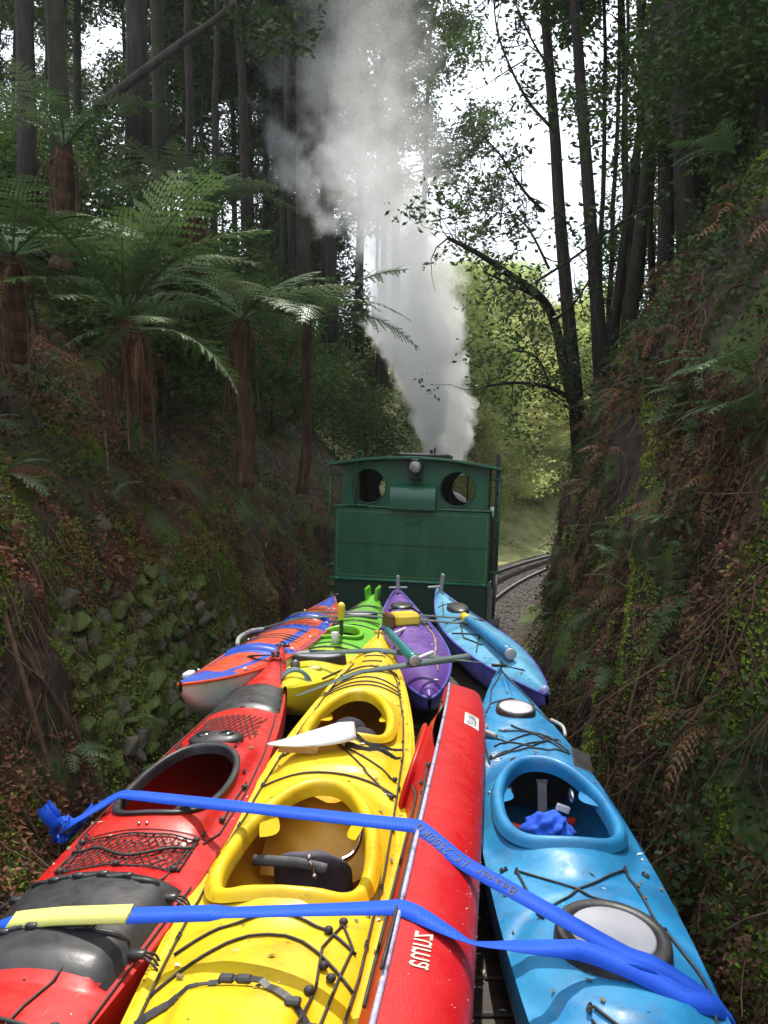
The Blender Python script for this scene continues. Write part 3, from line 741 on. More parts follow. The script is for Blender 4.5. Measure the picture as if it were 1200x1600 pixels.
# deck net
b = MB(); ya, yb, wn = ry(2.77), ry(2.99), .215
nn = 15
for k in range(-5, nn + 5):
    for sg in (1, -1):
        pts = []
        for i in range(13):
            f = i / 12; x = -wn + 2 * wn * (k + sg * f * 4.5 + (0 if sg > 0 else 0)) / nn
            if -wn - .004 <= x <= wn + .004: pts.append(R1.on(ya + (yb - ya) * f + .005 * sin(k * 2 + i * 1.9), x + .004 * sin(i * 2.4 + k), .006 + .003 * sin(i + k * 1.3)))
        if len(pts) > 2: b.tube(pts, .0022, 4)
for yy in (ya, yb): b.tube([R1.on(yy + .004 * sin(i * 1.3), -wn + 2 * wn * i / 14, .007) for i in range(15)], .0035, 5)
for sx in (-1, 1): b.tube([R1.on(ya + (yb - ya) * i / 8, sx * wn, .007) for i in range(9)], .0035, 5)
b.tube([R1.on(ry(2.88) + .05 * sin(i * .55 + .6), -wn + 2 * wn * i / 14, .012) for i in range(15)], .006, 5)
b.build('deck_net', M_black, R1.root, True)
for d, x in ((2.77, .0), (2.77, .2), (2.77, -.2), (2.99, .21), (2.99, -.21)): R1.ball(ry(d), x, .013)
# far net patch
b = MB(); ya, yb = ry(4.14), ry(4.48)
for k in range(-4, 12):
    for sg in (1, -1):
        pts = [R1.on(ya + (yb - ya) * i / 8, -.15 + .3 * (k + sg * i * .45) / 10, .007) for i in range(9) if abs(-.15 + .3 * (k + sg * i * .45) / 10) < .17]
        if len(pts) > 2: b.tube(pts, .0028, 4)
b.build('deck_net', M_black, R1.root, True)
for sx in (-1, 1):
    R1.line([(ry(d), sx * (R1.hw(ry(d)) * f)) for d, f in ((5.6, .5), (5.1, .82), (4.5, .86), (4.0, .90), (3.5, .92), (3.1, .90), (2.99, .80))], .0035)
    R1.line([(ry(2.99), sx * .21), (ry(2.4), sx * .16), (ry(2.0), sx * .07), (ry(1.6), sx * .03)], .0035)
    R1.line([(ry(2.7), sx * R1.hw(ry(2.7)) * .96), (ry(2.0), sx * R1.hw(ry(2)) * .96), (ry(1.4), sx * R1.hw(ry(1.4)) * .9)], .0035)
R1.arc(ry(3.02), ry(3.02), .24, .0, .0016, name='deck_seam')
R1.line([(ry(1.93), -.20), (ry(1.95), -.03), (ry(1.93), .10), (ry(1.92), .17)], .006)
for x in (-.03, .17, -.18): R1.ball(ry(1.94), x, .016)
for d, x in ((3.05, -.02), (3.05, .01)): R1.ball(ry(d), x, .006, M_steel, 'screw')
for k, (d, x) in enumerate(((3.55, .255), (3.35, .26), (3.2, .25))): R1.ball(ry(d), x, .014)
R1.line([(ry(3.62), .25), (ry(3.2), .25)], .004)
for d, x in ((3.93, .13), (3.05, -.22), (3.05, .22), (3.95, -.16), (4.1, -.19), (3.7, .22)): R1.fitting(ry(d), x)
R1.toggle(1); R1.toggle(-1)
b = MB(); q = R1.surf(ry(5.62), 0); b.box(q + Vector((0, 0, .0)), (.05, .05, .02), bev=.006); b.ball(q + Vector((-.02, .0, .02)), .012); b.ball(q + Vector((.02, .0, .02)), .012); b.build('deck_fitting', M_rubber, R1.root, True)

# ---- yellow double kayak
yy_ = lambda d: d - (6.2 + .45) / 2
def yb_(y, x, w):
    z = 0
    for c, bl, al in ((yy_(2.94), .44, .225), (yy_(4.40), .37, .195)):
        q = sqrt(((y - c) / (bl + .03)) ** 2 + (x / (al + .03)) ** 2); z += .020 * (1 - sstep(1.0, 1.18, q))
        z -= .010 * gauss(q - 1.30, .10)
    z += .030 * plateau(x, .13, .05) * plateau(y - yy_(1.62), .36, .09)                 # moulded rear hatch lid
    z += .014 * plateau(x, .22, .04) * plateau(y - yy_(3.78), .15, .02)                 # step between the cockpits
    z -= .010 * gauss(abs(x) - w * .88, .012)                                           # moulded side groove
    z += .010 * gauss(abs(x) - w * .96, .010)
    return z
Y1 = Kayak((-.47, .45), (-.03, 6.2), .69, .27, P_yelh, P_yel, 'yellow double sea kayak with two open cockpits in the front row', GR,
           crown=.085, peak=2.3, rise_f=.19, keel_f=.2, wide=.50, power=.80, bumps=(yb_,), holes=(hole(yy_(2.94), .43, .218, .24, .42, .85), hole(yy_(4.40), .36, .185, .22, .42, .85)), seam=(P_yel, .007))
wp = [(-.006, -.035), (-.004, .0), (.000, .014), (.008, .022), (.022, .025), (.034, .022), (.042, .014), (.048, .004), (.055, -.006)]
for i in range(2): Y1.coaming(i, P_yel, wp)
for c in (yy_(2.94), yy_(4.40)):
    for sx in (-1, 1):                                                                   # thigh braces
        b = MB(); b.loft([[Vector((sx * (.175 - .045 * sin(pi * f) * g), c + .02 + .26 * f, .335 - .03 * g * sin(pi * f))) for g in (-.5, 0, .5, 1)] for f in [i / 8 for i in range(9)]], closed=False, cap=False)
        b.build('thigh_brace', P_yel, Y1.root, True)
c = yy_(2.94)
b = MB(); b.loft([[Vector((x * .18, c - .36 + dy, z)) for x in (-1, -.8, 0, .8, 1)] for dy, z in ((0, .09), (.1, .06), (.38, .06), (.46, .11))], closed=False, cap=False); b.build('seat', M_foam, Y1.root, True)
# padded backrest seen from behind
def backrest(K, y, z, w, h, m, lean=.06, name='backrest'):
    b = MB(); rings = []
    for k in range(9):
        f = k / 8; ww = w * sqrt(max(.05, 1 - max(0, f - .45) ** 2 * 2.6)); yy = y - lean * f
        r = []
        for i in range(20):
            a = 2 * pi * i / 20; x = ww * cos(a); cv = .05 * (x / w) ** 2
            r.append(Vector((x, yy + cv + .028 * sin(a) * (1 + .15 * sin(x * 60)), z + h * f + .004 * sin(x * 45))))
        rings.append(r)
    b.loft(rings); return b.build(name, m, K.root, True)
M_pad = mat('purple_grey_padding', [(.05, .042, .062), (.10, .085, .115)], rough=.85, scale=14, bump=(45, .5, .004))
backrest(Y1, c + .12, .06, .15, .20, M_pad)
b = MB(); b.tube(catmull([(-.20, c + .03, .245), (-.04, c + .02, .245), (.07, c + .02, .225)], 6), .02, 8); b.build('backrest_strap', mat('grey_webbing', [(.07, .07, .075), (.12, .12, .125)], rough=.8, scale=20), Y1.root, True)
b = MB(); b.tube([(.03, c + .0, .22), (.01, c + .0, .27)], .006, 8); b.ball((.01, c + .0, .275), .011); b.ball((.03, c - .005, .21), .012); b.build('adjuster_pin', M_steel, Y1.root, True)
b = MB(); pts = catmull([(.11, c + .14, .20), (.14, c + .17, .205), (.165, c + .22, .225), (.17, c + .28, .26)], 6)
b.loft([[p + Vector((.0, .0, .014)), p + Vector((.006, -.006, 0)), p + Vector((0, 0, -.014)), p + Vector((-.006, .006, 0))] for p in pts]); b.build('steel_bracket', M_steel, Y1.root, True)
# yellow dry bag / bulkhead in the near cockpit
b = MB(); rings = []
for k in range(12):
    f = k / 11; yy = c + .30 + .25 * f; zz = .05 + .22 * f ** .8
    rings.append([Vector((x, yy + .012 * sin(x * 40 + k), zz + .012 * cos(x * 31 + k * .8) - .0 * x * x)) for x in [-.24 + .48 * i / 14 for i in range(15)]])
b.loft(rings, closed=False, cap=False); b.build('bulkhead_panel', plastic('amber_plastic', (.72, .34, .008)), Y1.root, True)
c2 = yy_(4.40)
backrest(Y1, c2 + .12, .06, .13, .19, M_foam, lean=-.04)
b = MB(); b.ball((.05, c2 - .02, .24), (.09, .10, .07), 14, 9); b.ball((-.03, c2 + .10, .25), (.10, .08, .08), 14, 9); b.build('seat_cushion', M_foam, Y1.root, True)
b = MB()
for k in range(6): b.ball((-.05 + .03 * k, c2 - .21 + .005 * (k % 2), .275), (.022, .026, .022), 8, 6)
b.build('foam_pad', M_pad, Y1.root, True)
# cords, straps and small fittings
def cordset(K, items):
    for it in items: K.line(it[0], it[1] if len(it) > 1 else .004)
Y1.arc(yy_(2.24), yy_(2.28), .25, .14, .0045); Y1.arc(yy_(2.06), yy_(2.12), .26, .20, .0045)
Y1.arc(yy_(3.52), yy_(3.45), .29, .10, .0045)
Y1.line([(yy_(2.40), .20), (yy_(2.26), .16), (yy_(2.08), .17), (yy_(1.7), .13), (yy_(1.3), .09)], .004)
Y1.line([(yy_(2.40), .20), (yy_(2.3), .24), (yy_(2.15), .22), (yy_(1.85), .19), (yy_(1.5), .15), (yy_(1.3), .12)], .004)
for d, x in ((2.41, .20), (2.34, .165), (2.17, .175), (2.13, .20), (2.05, .155)): Y1.ball(yy_(d), x, .014)
b = MB(); pts = [Y1.on(yy_(1.95) + .10 * sin(pi * i / 20) - .04 * i / 20, -.25 + .45 * i / 20, .006 + .01 * (8 < i < 14)) for i in range(21)]
for i in range(20):
    p, q = pts[i], pts[i + 1]; n = Vector((0, .0, 1)); t = (q - p).normalized(); w_ = Vector((t.y, -t.x, 0)) * (.011 if i > 6 else .006 + .002 * (6 - i))
    b.add([p - w_, p + w_, q + w_, q - w_, p - w_ + n * .003, p + w_ + n * .003, q + w_ + n * .003, q - w_ + n * .003], [(4, 5, 6, 7), (0, 4, 7, 3), (1, 2, 6, 5)])
b.build('webbing_strap', M_rubber, Y1.root)
for i in (9, 11, 17, 19): 
    b = MB(); b.box(pts[i], (.04, .028, .016), bev=.005); b.build('buckle', M_rubber, Y1.root)
for sx in (-1, 1):
    Y1.line([(yy_(d), sx * Y1.hw(yy_(d)) * f) for d, f in ((5.5, .6), (5.2, .78), (4.6, .84), (4.0, .84), (3.4, .82), (2.8, .83), (2.2, .84), (1.7, .84), (1.3, .8))], .0042)
    for d in (5.2, 4.7, 4.2, 3.9, 3.55, 3.15, 2.7, 2.35): Y1.fitting(yy_(d), sx * Y1.hw(yy_(d)) * .83)
for d in (2.50, 2.62): Y1.ball(yy_(d), .265, .008, M_steel, 'screw', h=.003)
for d, bow in ((5.05, .12), (4.98, .10), (5.30, .10), (5.34, .06), (4.92, .09)): Y1.arc(yy_(d) - .02, yy_(d) + .01, Y1.hw(yy_(d)) * .83, bow, .0042)
for d in (5.50, 5.62): Y1.line([(yy_(d), -.06), (yy_(d) + .02, .07)], .004)
Y1.line([(yy_(3.92), -.28), (yy_(3.98), -.05), (yy_(3.80), .09), (yy_(3.62), .26)], .004); Y1.line([(yy_(3.90), -.28), (yy_(3.97), -.04), (yy_(3.66), .12), (yy_(3.42), .27)], .004)
Y1.arc(yy_(3.97), yy_(3.90), .27, .03, .004)
for d in (4.02, 3.90):                                             # twisted black strap ends
    b = MB(); pts = [Y1.on(yy_(d) - .04 * sin(i * .25), .02 + .26 * i / 12, .012 + .008 * sin(i * 1.1)) for i in range(13)]
    for i in range(12):
        w_ = Vector((0, .5, .8)).normalized() * (.016 - .0009 * i); b.add([pts[i] - w_, pts[i] + w_, pts[i + 1] + w_, pts[i + 1] - w_], [(0, 1, 2, 3)])
    b.build('webbing_strap', M_black, Y1.root)
for d in (3.62, 3.42): Y1.ball(yy_(d), .272, .013)
Y1.toggle(1, P_yel)

# ---- red kayak lying on its side
r2 = lambda d: d - (5.25 + .1) / 2
R2 = Kayak((-.06, .1), (.655, 5.25), .49, .225, P_red2, P_red, 'glossy red sea kayak lying on its side between the yellow and sky blue kayaks', GR,
           z=DECK + .245, roll=radians(-80), crown=.045, peak=1.9, rise_n=.05, rise_f=.03, keel_n=.05, keel_f=.07, power=.62, wide=.5, flare=.42, bumps=(lambda y, x, w: .035 * (1 - sstep(.95, 1.5, sqrt(((y - r2(3.72)) / .40) ** 2 + (x / .24) ** 2))),),
           holes=(hole(r2(3.72), .36, .165, .1, .6, .85),), seam=(mat('lilac_trim', [(.25, .24, .42), (.45, .42, .55), (.06, .05, .10)], rough=.4, scale=18), .008))
R2.coaming(0, P_red)
y0 = r2(3.72)
b = MB(); b.tube([(.03, y0 - .16, .20), (.05, y0 + .26, .20)], .028, 10); b.build('white_tube', M_white, R2.root, True)
b = MB(); b.tube([(.02, y0 - .30, .19), (.03, y0 - .15, .20)], .03, 10); b.build('tube_grip', M_rubber, R2.root, True)
b = MB(); b.box((0, y0 - .05, .07), (.3, .4, .03), bev=.01); b.build('seat', M_foam, R2.root)
for x in (.20, .10): R2.line([(r2(3.3), x), (r2(2.9), x + .04), (r2(2.4), x + .05), (r2(1.8), x + .06)], .005)
R2.line([(r2(4.2), .18), (r2(4.6), .1)], .004)
for d, x in ((3.25, .22), (3.2, .16), (4.3, .16), (2.9, .24), (4.55, .12)): R2.fitting(r2(d), x)
b = MB(); b.ball(R2.on(r2(4.18), .17, .002), (.03, .05, .006), 12, 6); b.build('green_patch', mat('green_sticker', [(.01, .25, .14), (.02, .3, .18)], rough=.4), R2.root, True)
# lettering on the upper hull side: map text onto the hull's skin by casting
def hull_pt(K, y, f, h=.0):
    """point on the +x side of the hull; f 0 at the sheer .. 1 at the keel"""
    w = K.hw(y); a = pi / 2 + pi / 2 * (1 - f); ca, sa = cos(a), sin(a); z1, k_ = K.zs(y), min(K.zk(y), K.zs(y) - .03)
    return Vector((abs(ca) ** K.flare * w, y, z1 - (z1 - k_) * sa ** .75))
def hull_on(K, y, f, h):
    e = .004; a = hull_pt(K, y + e, f) - hull_pt(K, y - e, f); b_ = hull_pt(K, y, min(.99, f + e)) - hull_pt(K, y, f - e); n = a.cross(b_).normalized()
    if n.x < 0: n = -n
    return hull_pt(K, y, f) + n * h
def hull_print(K, text, y, f, size, m, flip=1, shear=0, bg=None, name='lettering', fs=.30):
    """text reads along the boat; local 'up' goes across the hull"""
    me = text_mesh(text, size, m, shear, 1, name)
    for v in me.vertices: v.co = hull_on(K, y - flip * v.co.x, f + flip * (-v.co.y) / fs, .0022)
    par = K.root
    if bg:
        V = []; F = []; w, hh, mb = bg
        for i in range(9):
            for k in range(5): V.append(hull_on(K, y - w / 2 + w * i / 8, f + (-hh / 2 + hh * k / 4) / fs, .0012))
        for i in range(8):
            for k in range(4): a = i * 5 + k; F.append((a, a + 5, a + 6, a + 1))
        par = mobj('sticker', npmesh('sticker', V, F, mb), K.root)
    mobj(name, me, par)
hull_print(R2, 'VALLEY', r2(4.02), .36, .062, M_ink, flip=1, bg=(.24, .072, mat('white_sticker', [(.75, .75, .75), (.68, .68, .68)], rough=.4)), fs=.26)
hull_print(R2, 'zuma', r2(1.94), .13, .070, mat('cream_print', [(.75, .62, .50), (.65, .5, .4)], rough=.5), flip=1, shear=.3, fs=.26)

# ---- sky blue kayak on the right
by = lambda d: d - (5.45 + .5) / 2
def bb_(y, x, w):
    c = by(3.26); q = sqrt(((y - c) / .47) ** 2 + (x / .235) ** 2)
    z = .030 * (1 - sstep(.95, 1.25, q)) - .012 * gauss(q - 1.32, .10)
    q = sqrt(((y - by(2.22)) / .26) ** 2 + (x / .22) ** 2); z += .012 * (1 - sstep(1.0, 1.15, q)) - .008 * gauss(q - 1.25, .08)
    q = sqrt(((y - by(4.52)) / .17) ** 2 + (x / .15) ** 2); z += .012 * (1 - sstep(1.0, 1.2, q))
    z -= .012 * plateau(x, .10, .03) * plateau(y - by(4.1), .16, .05)
    z += .012 * gauss(x - 0, .015) * sstep(by(4.6), by(5.0), y)
    return z
B1 = Kayak((.54, .5), (.75, 5.45), .57, .28, P_blu, P_blu, 'sky blue sea kayak with an oval cockpit and grey oval hatch, rightmost in front', GR,
           crown=.06, peak=2.0, rise_f=.09, rise_n=.05, keel_f=.2, power=.95, wide=.52, bumps=(bb_,), holes=(hole(by(3.26), .40, .195, .12, .60, .80),), roll=radians(2))
B1.coaming(0, P_blu, [(-.006, -.035), (-.004, .0), (.000, .016), (.006, .024), (.018, .028), (.032, .025), (.040, .016), (.044, .004), (.05, -.01)])
c = by(3.26)
b = MB(); b.loft([[Vector((x * .19, c - .38 + dy, z)) for x in (-1, -.8, 0, .8, 1)] for dy, z in ((0, .16), (.06, .11), (.2, .08), (.4, .08), (.46, .12))], closed=False, cap=False); b.build('seat', M_foam, B1.root, True)
backrest(B1, c - .27, .10, .17, .115, M_foam, lean=.03)
b = MB(); b.loft([[Vector((x, c + .8, z)) for x in [-.22 + .44 * i / 8 for i in range(9)]] for z in (.02, .30)], closed=False, cap=False); b.build('inner_bulkhead', M_black, B1.root)
b = MB(); b.tube(catmull([(-.17, c + .30, .13), (-.05, c + .27, .12), (.05, c + .29, .135), (.16, c + .34, .14)], 6), .020, 8); b.build('foot_brace', mat('red_tube', [(.5, .02, .01), (.6, .05, .02)], rough=.4), B1.root, True)
b = MB(); b.box((.02, c + .36, .20), (.04, .01, .18), Matrix.Rotation(-.4, 3, 'X')); b.box((.02, c + .40, .29), (.05, .012, .012)); b.build('webbing_strap', mat('grey_webbing', [(.07,) * 3] * 2), B1.root)
for sx in (-1, 1):
    b = MB(); b.ball((sx * .135, c + .30, .27), (.016, .045, .03), 10, 7); b.build('thigh_clip', mat('chrome_clip', [(.5, .5, .5), (.7, .7, .7)], rough=.2, metal=.9), B1.root, True)
    b = MB(); b.loft([[Vector((sx * (.19 - .055 * sin(pi * f) * g), c + .02 + .26 * f, .335 - .02 * g * sin(pi * f))) for g in (-.4, 0, .5, 1)] for f in [i / 8 for i in range(9)]], closed=False, cap=False); b.build('thigh_brace', P_blu, B1.root, True)
    B1.ball(c + .13, sx * .235, .007, M_steel, 'screw', h=.003)
b = MB(); b.box((.10, c + .30, .21), (.06, .02, .03), Matrix.Rotation(.3, 3, 'Y'), .004); b.build('white_label', M_white, B1.root)
b = MB(); b.tube([(.13, c + .05, .17), (.17, c - .02, .185)], .012, 8); b.build('steel_bracket', M_steel, B1.root, True)
b = MB(); b.ball((-.09, c + .08, .10), (.10, .05, .02), 12, 6); b.build('tan_strap', mat('tan_foam', [(.45, .33, .2), (.35, .25, .15)], rough=.9), B1.root, True)
B1.hatch(by(2.27), .01, .155, .185, M_grey, M_rubber, h=.026, rimw=.038)
B1.hatch(by(4.52), .0, .105, .135, mat('silver_lid', [(.40, .37, .42), (.7, .68, .7)], rough=.25, scale=7, bump=(25, .5, .006)), M_rubber, h=.022, rimw=.014)
cl = [[(by(2.74), -.19), (by(2.42), .13)], [(by(2.42), -.16), (by(2.46), -.14), (by(2.78), .17)], [(by(2.74), -.20), (by(2.40), -.16)], [(by(2.78), .17), (by(2.40), .185)],
      [(by(2.40), .185), (by(2.15), .235), (by(1.92), .19), (by(1.6), .16)], [(by(1.98), -.10), (by(1.86), .0), (by(1.75), .05), (by(1.6), .07)], [(by(1.72), -.02), (by(1.95), -.11)],
      [(by(4.0), -.16), (by(4.22), .06), (by(3.98), .18)], [(by(4.24), -.12), (by(4.22), .1), (by(4.02), .20)], [(by(3.86), -.17), (by(4.02), -.02), (by(4.16), .17)], [(by(3.84), -.19), (by(3.98), .0), (by(3.98), .20)], [(by(4.3), -.05), (by(4.15), .12), (by(4.0), .02), (by(4.1), -.14)],
      [(by(5.3), .0), (by(5.0), -.09), (by(4.72), -.12)], [(by(5.3), .0), (by(4.95), .10), (by(4.75), .13)], [(by(4.55), -.155), (by(4.72), -.12), (by(4.76), .0), (by(4.70), .12), (by(4.5), .19)], [(by(4.5), -.17), (by(4.1), -.2), (by(3.8), -.2)]]
for p in cl: B1.line(p, .0042)
for d, x in ((2.74, -.20), (2.78, .17), (2.42, -.16), (2.40, .185), (3.74, -.10), (3.76, .0), (3.74, .12), (3.86, -.19), (4.5, -.17), (1.98, -.11), (2.78, .24), (2.76, -.24), (1.92, .2)): B1.fitting(by(d), x, rng.uniform(-1, 1))
b = MB(); b.tube(catmull([B1.on(by(4.32), -.175, .012), B1.on(by(4.22), -.19, .025), B1.on(by(4.12), -.14, .014)], 6), .014, 8); b.build('carry_handle', mat('pale_grey_tube', [(.3, .3, .28), (.45, .44, .42)], rough=.5), B1.root, True)
b = MB(); b.tube(catmull([B1.on(by(4.55), .20, .01), B1.on(by(4.42), .24, .02), B1.on(by(4.3), .235, .01)], 6), .009, 8); b.build('carry_handle', MATS['pale_grey_tube'], B1.root, True)
M_wp = mat('white_print', [(.7, .68, .72), (.6, .58, .62)], rough=.5)
B1.print_on('Valley', by(3.88), -.165, .052, M_wp, ang=-pi / 2 + .1); B1.print_on('Dagger', by(3.84), -.222, .052, M_wp, ang=-pi / 2 + .15)
B1.print_on('EX', by(1.83), -.03, .07, M_wp, ang=.25, shear=.1)
b = MB(); b.box(B1.on(by(3.96), .255, -.0), (.10, .30, .02), Matrix.Rotation(.3, 3, 'Y') @ Matrix.Rotation(-.15, 3, 'Z'), .008); b.build('rudder_bracket', M_rubber, B1.root)
B1.toggle(1)

# ---- second row -------------------------------------------------
gy = lambda K, d: K.u(d)
K5 = Kayak((-1.10, 4.55), (-.50, 8.55), .56, .27, P_wht, P_roy, 'blue and orange-red decked kayak with grey-white hull, leftmost of the far row', GR, z=DECK + .08, roll=radians(-4), pitch=radians(-1.0),
           crown=.07, peak=1.8, rise_n=.12, rise_f=.10, keel_n=.34, power=1.0, seam=(P_org, .010))
for a, b_, x0, x1 in ((4.95, 5.7, -.75, .55), (6.02, 6.75, -.72, .42), (6.02, 6.9, .62, .95), (6.95, 7.3, -.55, .7), (7.5, 7.95, -.8, .6), (7.45, 8.2, .66, .95), (5.1, 5.9, .70, .96)):
    K5.patch(K5.u(a), K5.u(b_), x0, x1, .006, P_org, 'deck_panel', 8, 10)
for d in (5.85, 7.35):
    K5.patch(K5.u(d) - .07, K5.u(d) + .09, -.8, .85, .028, P_roy, 'hatch_cover', 10, 8)
for d in (6.2, 6.28, 6.36, 6.62, 7.62): K5.arc(K5.u(d), K5.u(d) + .03, K5.hw(K5.u(d)) * .75, .06, .005)
for d in (5.2, 6.0, 6.5, 7.2, 7.9):
    for sx in (-1, 1): K5.ball(K5.u(d), sx * K5.hw(K5.u(d)) * .85, .014, M_white if sx > 0 else M_steel)
b = MB(); p = K5.surf(K5.u(6.55), -.24)
b.tube(catmull([p + Vector((.0, .3, .03)), p + Vector((-.04, .1, .05)), p + Vector((-.05, -.15, .04)), p + Vector((.0, -.35, .02))], 6), .018, 8); b.build('clear_tube', MATS['pale_grey_tube'], K5.root, True)
b = MB(); b.box(K5.surf(K5.u(4.75), -.03, .015), (.05, .10, .035), bev=.01); b.build('end_fitting', M_white, K5.root)
K5.toggle(1)

# green kayak fading to yellow
m = plastic('green_to_yellow_plastic', (.14, .50, .015)); t = m.node_tree; b0 = t.nodes['Principled BSDF']
src = b0.inputs['Base Color'].links[0].from_socket; tcn = t.nodes.new('ShaderNodeTexCoord'); sx_ = t.nodes.new('ShaderNodeSeparateXYZ'); mr = t.nodes.new('ShaderNodeMapRange')
mr.inputs['From Min'].default_value = -.95; mr.inputs['From Max'].default_value = -.45; mxx = t.nodes.new('ShaderNodeMix'); mxx.data_type = 'RGBA'; mxx.inputs['A'].default_value = (.66, .55, .02, 1)
t.links.new(tcn.outputs['Object'], sx_.inputs[0]); t.links.new(sx_.outputs['Y'], mr.inputs['Value']); t.links.new(mr.outputs['Result'], mxx.inputs['Factor']); t.links.new(src, mxx.inputs['B']); t.links.new(mxx.outputs['Result'], b0.inputs['Base Color'])
K6 = Kayak((-.60, 5.0), (-.10, 8.75), .60, .27, m, m, 'lime green kayak fading to yellow at its near end with grey band hatch', GR, crown=.08, peak=1.9, rise_n=.09, rise_f=.12, keel_n=.26, power=.85, wide=.45,
           holes=(hole(-.02, .20, .15, .1, .6, .8),))
K6.coaming(0, P_grn)
b = MB(); b.loft([[Vector((x, -.15 + .06 * k, .25 + .012 * k - 1.2 * x * x)) for x in [-.12 + .024 * i for i in range(11)]] for k in range(5)], closed=False, cap=False); b.build('spray_cover', P_org, K6.root, True)
K6.hatch(K6.u(5.92), .0, .20, .14, M_grey, M_rubber, h=.024, rimw=.03)
b = MB(); b.box(K6.surf(K6.u(5.92), 0, .04), (.12, .03, .015), bev=.005); b.build('hatch_buckle', M_rubber, K6.root)
K6.hatch(K6.u(7.75), .0, .17, .12, MATS['pale_grey_tube'], M_rubber, h=.02)
for d, bow in ((6.25, .03), (6.3, -.05), (6.4, .05), (7.4, .05), (7.5, -.05), (8.1, .04), (8.2, -.04), (7.2, .03)): K6.arc(K6.u(d) - .03, K6.u(d) + .04, K6.hw(K6.u(d)) * .8, bow, .005)
for sx in (-1, 1): K6.line([(K6.u(d), sx * K6.hw(K6.u(d)) * .9) for d in (5.4, 5.8, 6.4, 7.0, 7.6, 8.2, 8.5)], .005)
for x in (-.05, .05):
    b = MB(); b.box(K6.surf(K6.u(8.62), x, .05), (.035, .26, .15), Matrix.Rotation(x * 2.2, 3, 'Y'), .015); b.build('stern_fin', P_grn, K6.root)
b = MB(); b.tube([K6.surf(K6.u(6.42), .03, .0), K6.surf(K6.u(6.42), .03, .09)], .03, 12); b.build('bottle', M_white, K6.root, True)
b = MB(); b.ball(K6.surf(K6.u(5.55), .06, .0), (.05, .05, .02), 14, 6); b.build('round_cap', plastic('pale_yellow', (.62, .56, .18)), K6.root, True)
b = MB(); b.ball(K6.surf(K6.u(5.50), -.06, .03), (.035, .035, .035), 12, 7); b.build('grey_knob', mat('dark_grey_plastic', [(.08, .08, .08), (.14, .14, .14)], rough=.4), K6.root, True)
b = MB(); y = K6.u(5.22)
for k in range(3):
    r = .085 + .006 * k; c_ = K6.surf(y + .02 * k, -.0, -.06); b.tube([c_ + Vector((r * cos(a), .03 * sin(a * 2 + k), r * 1.15 * sin(a))) for a in [2 * pi * i / 26 for i in range(27)]], .009, 7)
b.build('rope_coil', mat('pale_blue_rope', [(.13, .22, .26), (.24, .34, .38)], rough=.8, scale=60, bump=(150, .5, .002)), K6.root, True)
b = MB(); b.box(K6.surf(K6.u(7.3), -.2, .03), (.2, .12, .05), bev=.015); b.build('black_pouch', M_rubber, K6.root)

# purple kayak
K8 = Kayak((.29, 5.25), (.14, 8.95), .53, .26, P_bpu, P_pur, 'purple kayak in the far row with a yellow block on its deck', GR, crown=.085, peak=2.2, rise_n=-.03, rise_f=.16, keel_n=.16, power=.78, wide=.42, seam=(P_bpu, .012), z=DECK + .01)
for d in (7.9, 7.6, 8.3): K8.line([(K8.u(d) - .25, -.12), (K8.u(d), .0), (K8.u(d) - .28, .17)], .011, M_rubber)
for d in (7.5, 7.3): K8.arc(K8.u(d), K8.u(d), K8.hw(K8.u(d)) * .8, .03, .006)
K8.line([(K8.u(7.5), .16), (K8.u(6.9), .19), (K8.u(6.3), .15), (K8.u(5.8), .05)], .006, mat('tan_cord', [(.3, .2, .14), (.4, .3, .2)], rough=.8)); K8.line([(K8.u(6.8), .20), (K8.u(6.1), .12), (K8.u(5.7), .1)], .005, MATS['tan_cord'])
b = MB(); b.ball((0, K8.u(5.30), K8.zs(K8.u(5.3)) - .0), .032, 12, 8); b.build('end_knob', mat('pale_violet_knob', [(.25, .24, .5), (.35, .33, .6)], rough=.4), K8.root, True)
b = MB(); b.box(K8.surf(K8.u(8.75), 0, .05), (.2, .03, .02), bev=.008); b.box(K8.surf(K8.u(8.75), 0, .1), (.04, .03, .16), bev=.01); b.build('rudder', mat('grey_metal_rudder', [(.25, .25, .26), (.4, .4, .4)], rough=.5), K8.root)
K8.hatch(K8.u(8.15), .0, .11, .13, M_rubber, None, h=.02)

# pale blue over violet kayak
K9 = Kayak((1.04, 5.2), (.60, 8.95), .45, .25, P_bpu, P_lbl, 'pale blue kayak with violet hull, rightmost of the far row', GR, crown=.07, peak=1.8, rise_n=.00, rise_f=.16, keel_n=.18, power=.95, wide=.5, roll=radians(-3), z=DECK + .03, seam=(P_bpu, .010))
b = MB(); b.ball((0, K9.u(5.24), K9.zs(K9.u(5.24)) + .01), .034, 12, 8); b.build('end_knob', MATS['pale_violet_knob'], K9.root, True)
K9.hatch(K9.u(8.05), .03, .10, .22, M_rubber, None, h=.025)
for P_ in ([(8.4, -.05), (7.9, -.14), (7.6, -.05), (7.3, -.10), (6.9, -.16), (6.5, -.1)], [(8.5, .03), (8.1, .14), (7.6, .18)], [(7.6, -.18), (7.55, .15)], [(8.3, -.12), (8.25, .12)], [(7.2, -.2), (6.8, -.05), (6.4, -.17)]):
    K9.line([(K9.u(d), x) for d, x in P_], .005)
b = MB(); b.box(K9.surf(K9.u(6.75), -.02, .02), (.09, .3, .02), bev=.008); b.build('white_plate', MATS['pale_grey_tube'], K9.root)
b = MB(); b.box(K9.surf(K9.u(8.8), .02, .08), (.03, .10, .22), Matrix.Rotation(.2, 3, 'Y'), .01); b.box(K9.surf(K9.u(8.8), -.05, .08), (.16, .04, .02), bev=.006); b.build('rudder', MATS['grey_metal_rudder'], K9.root)
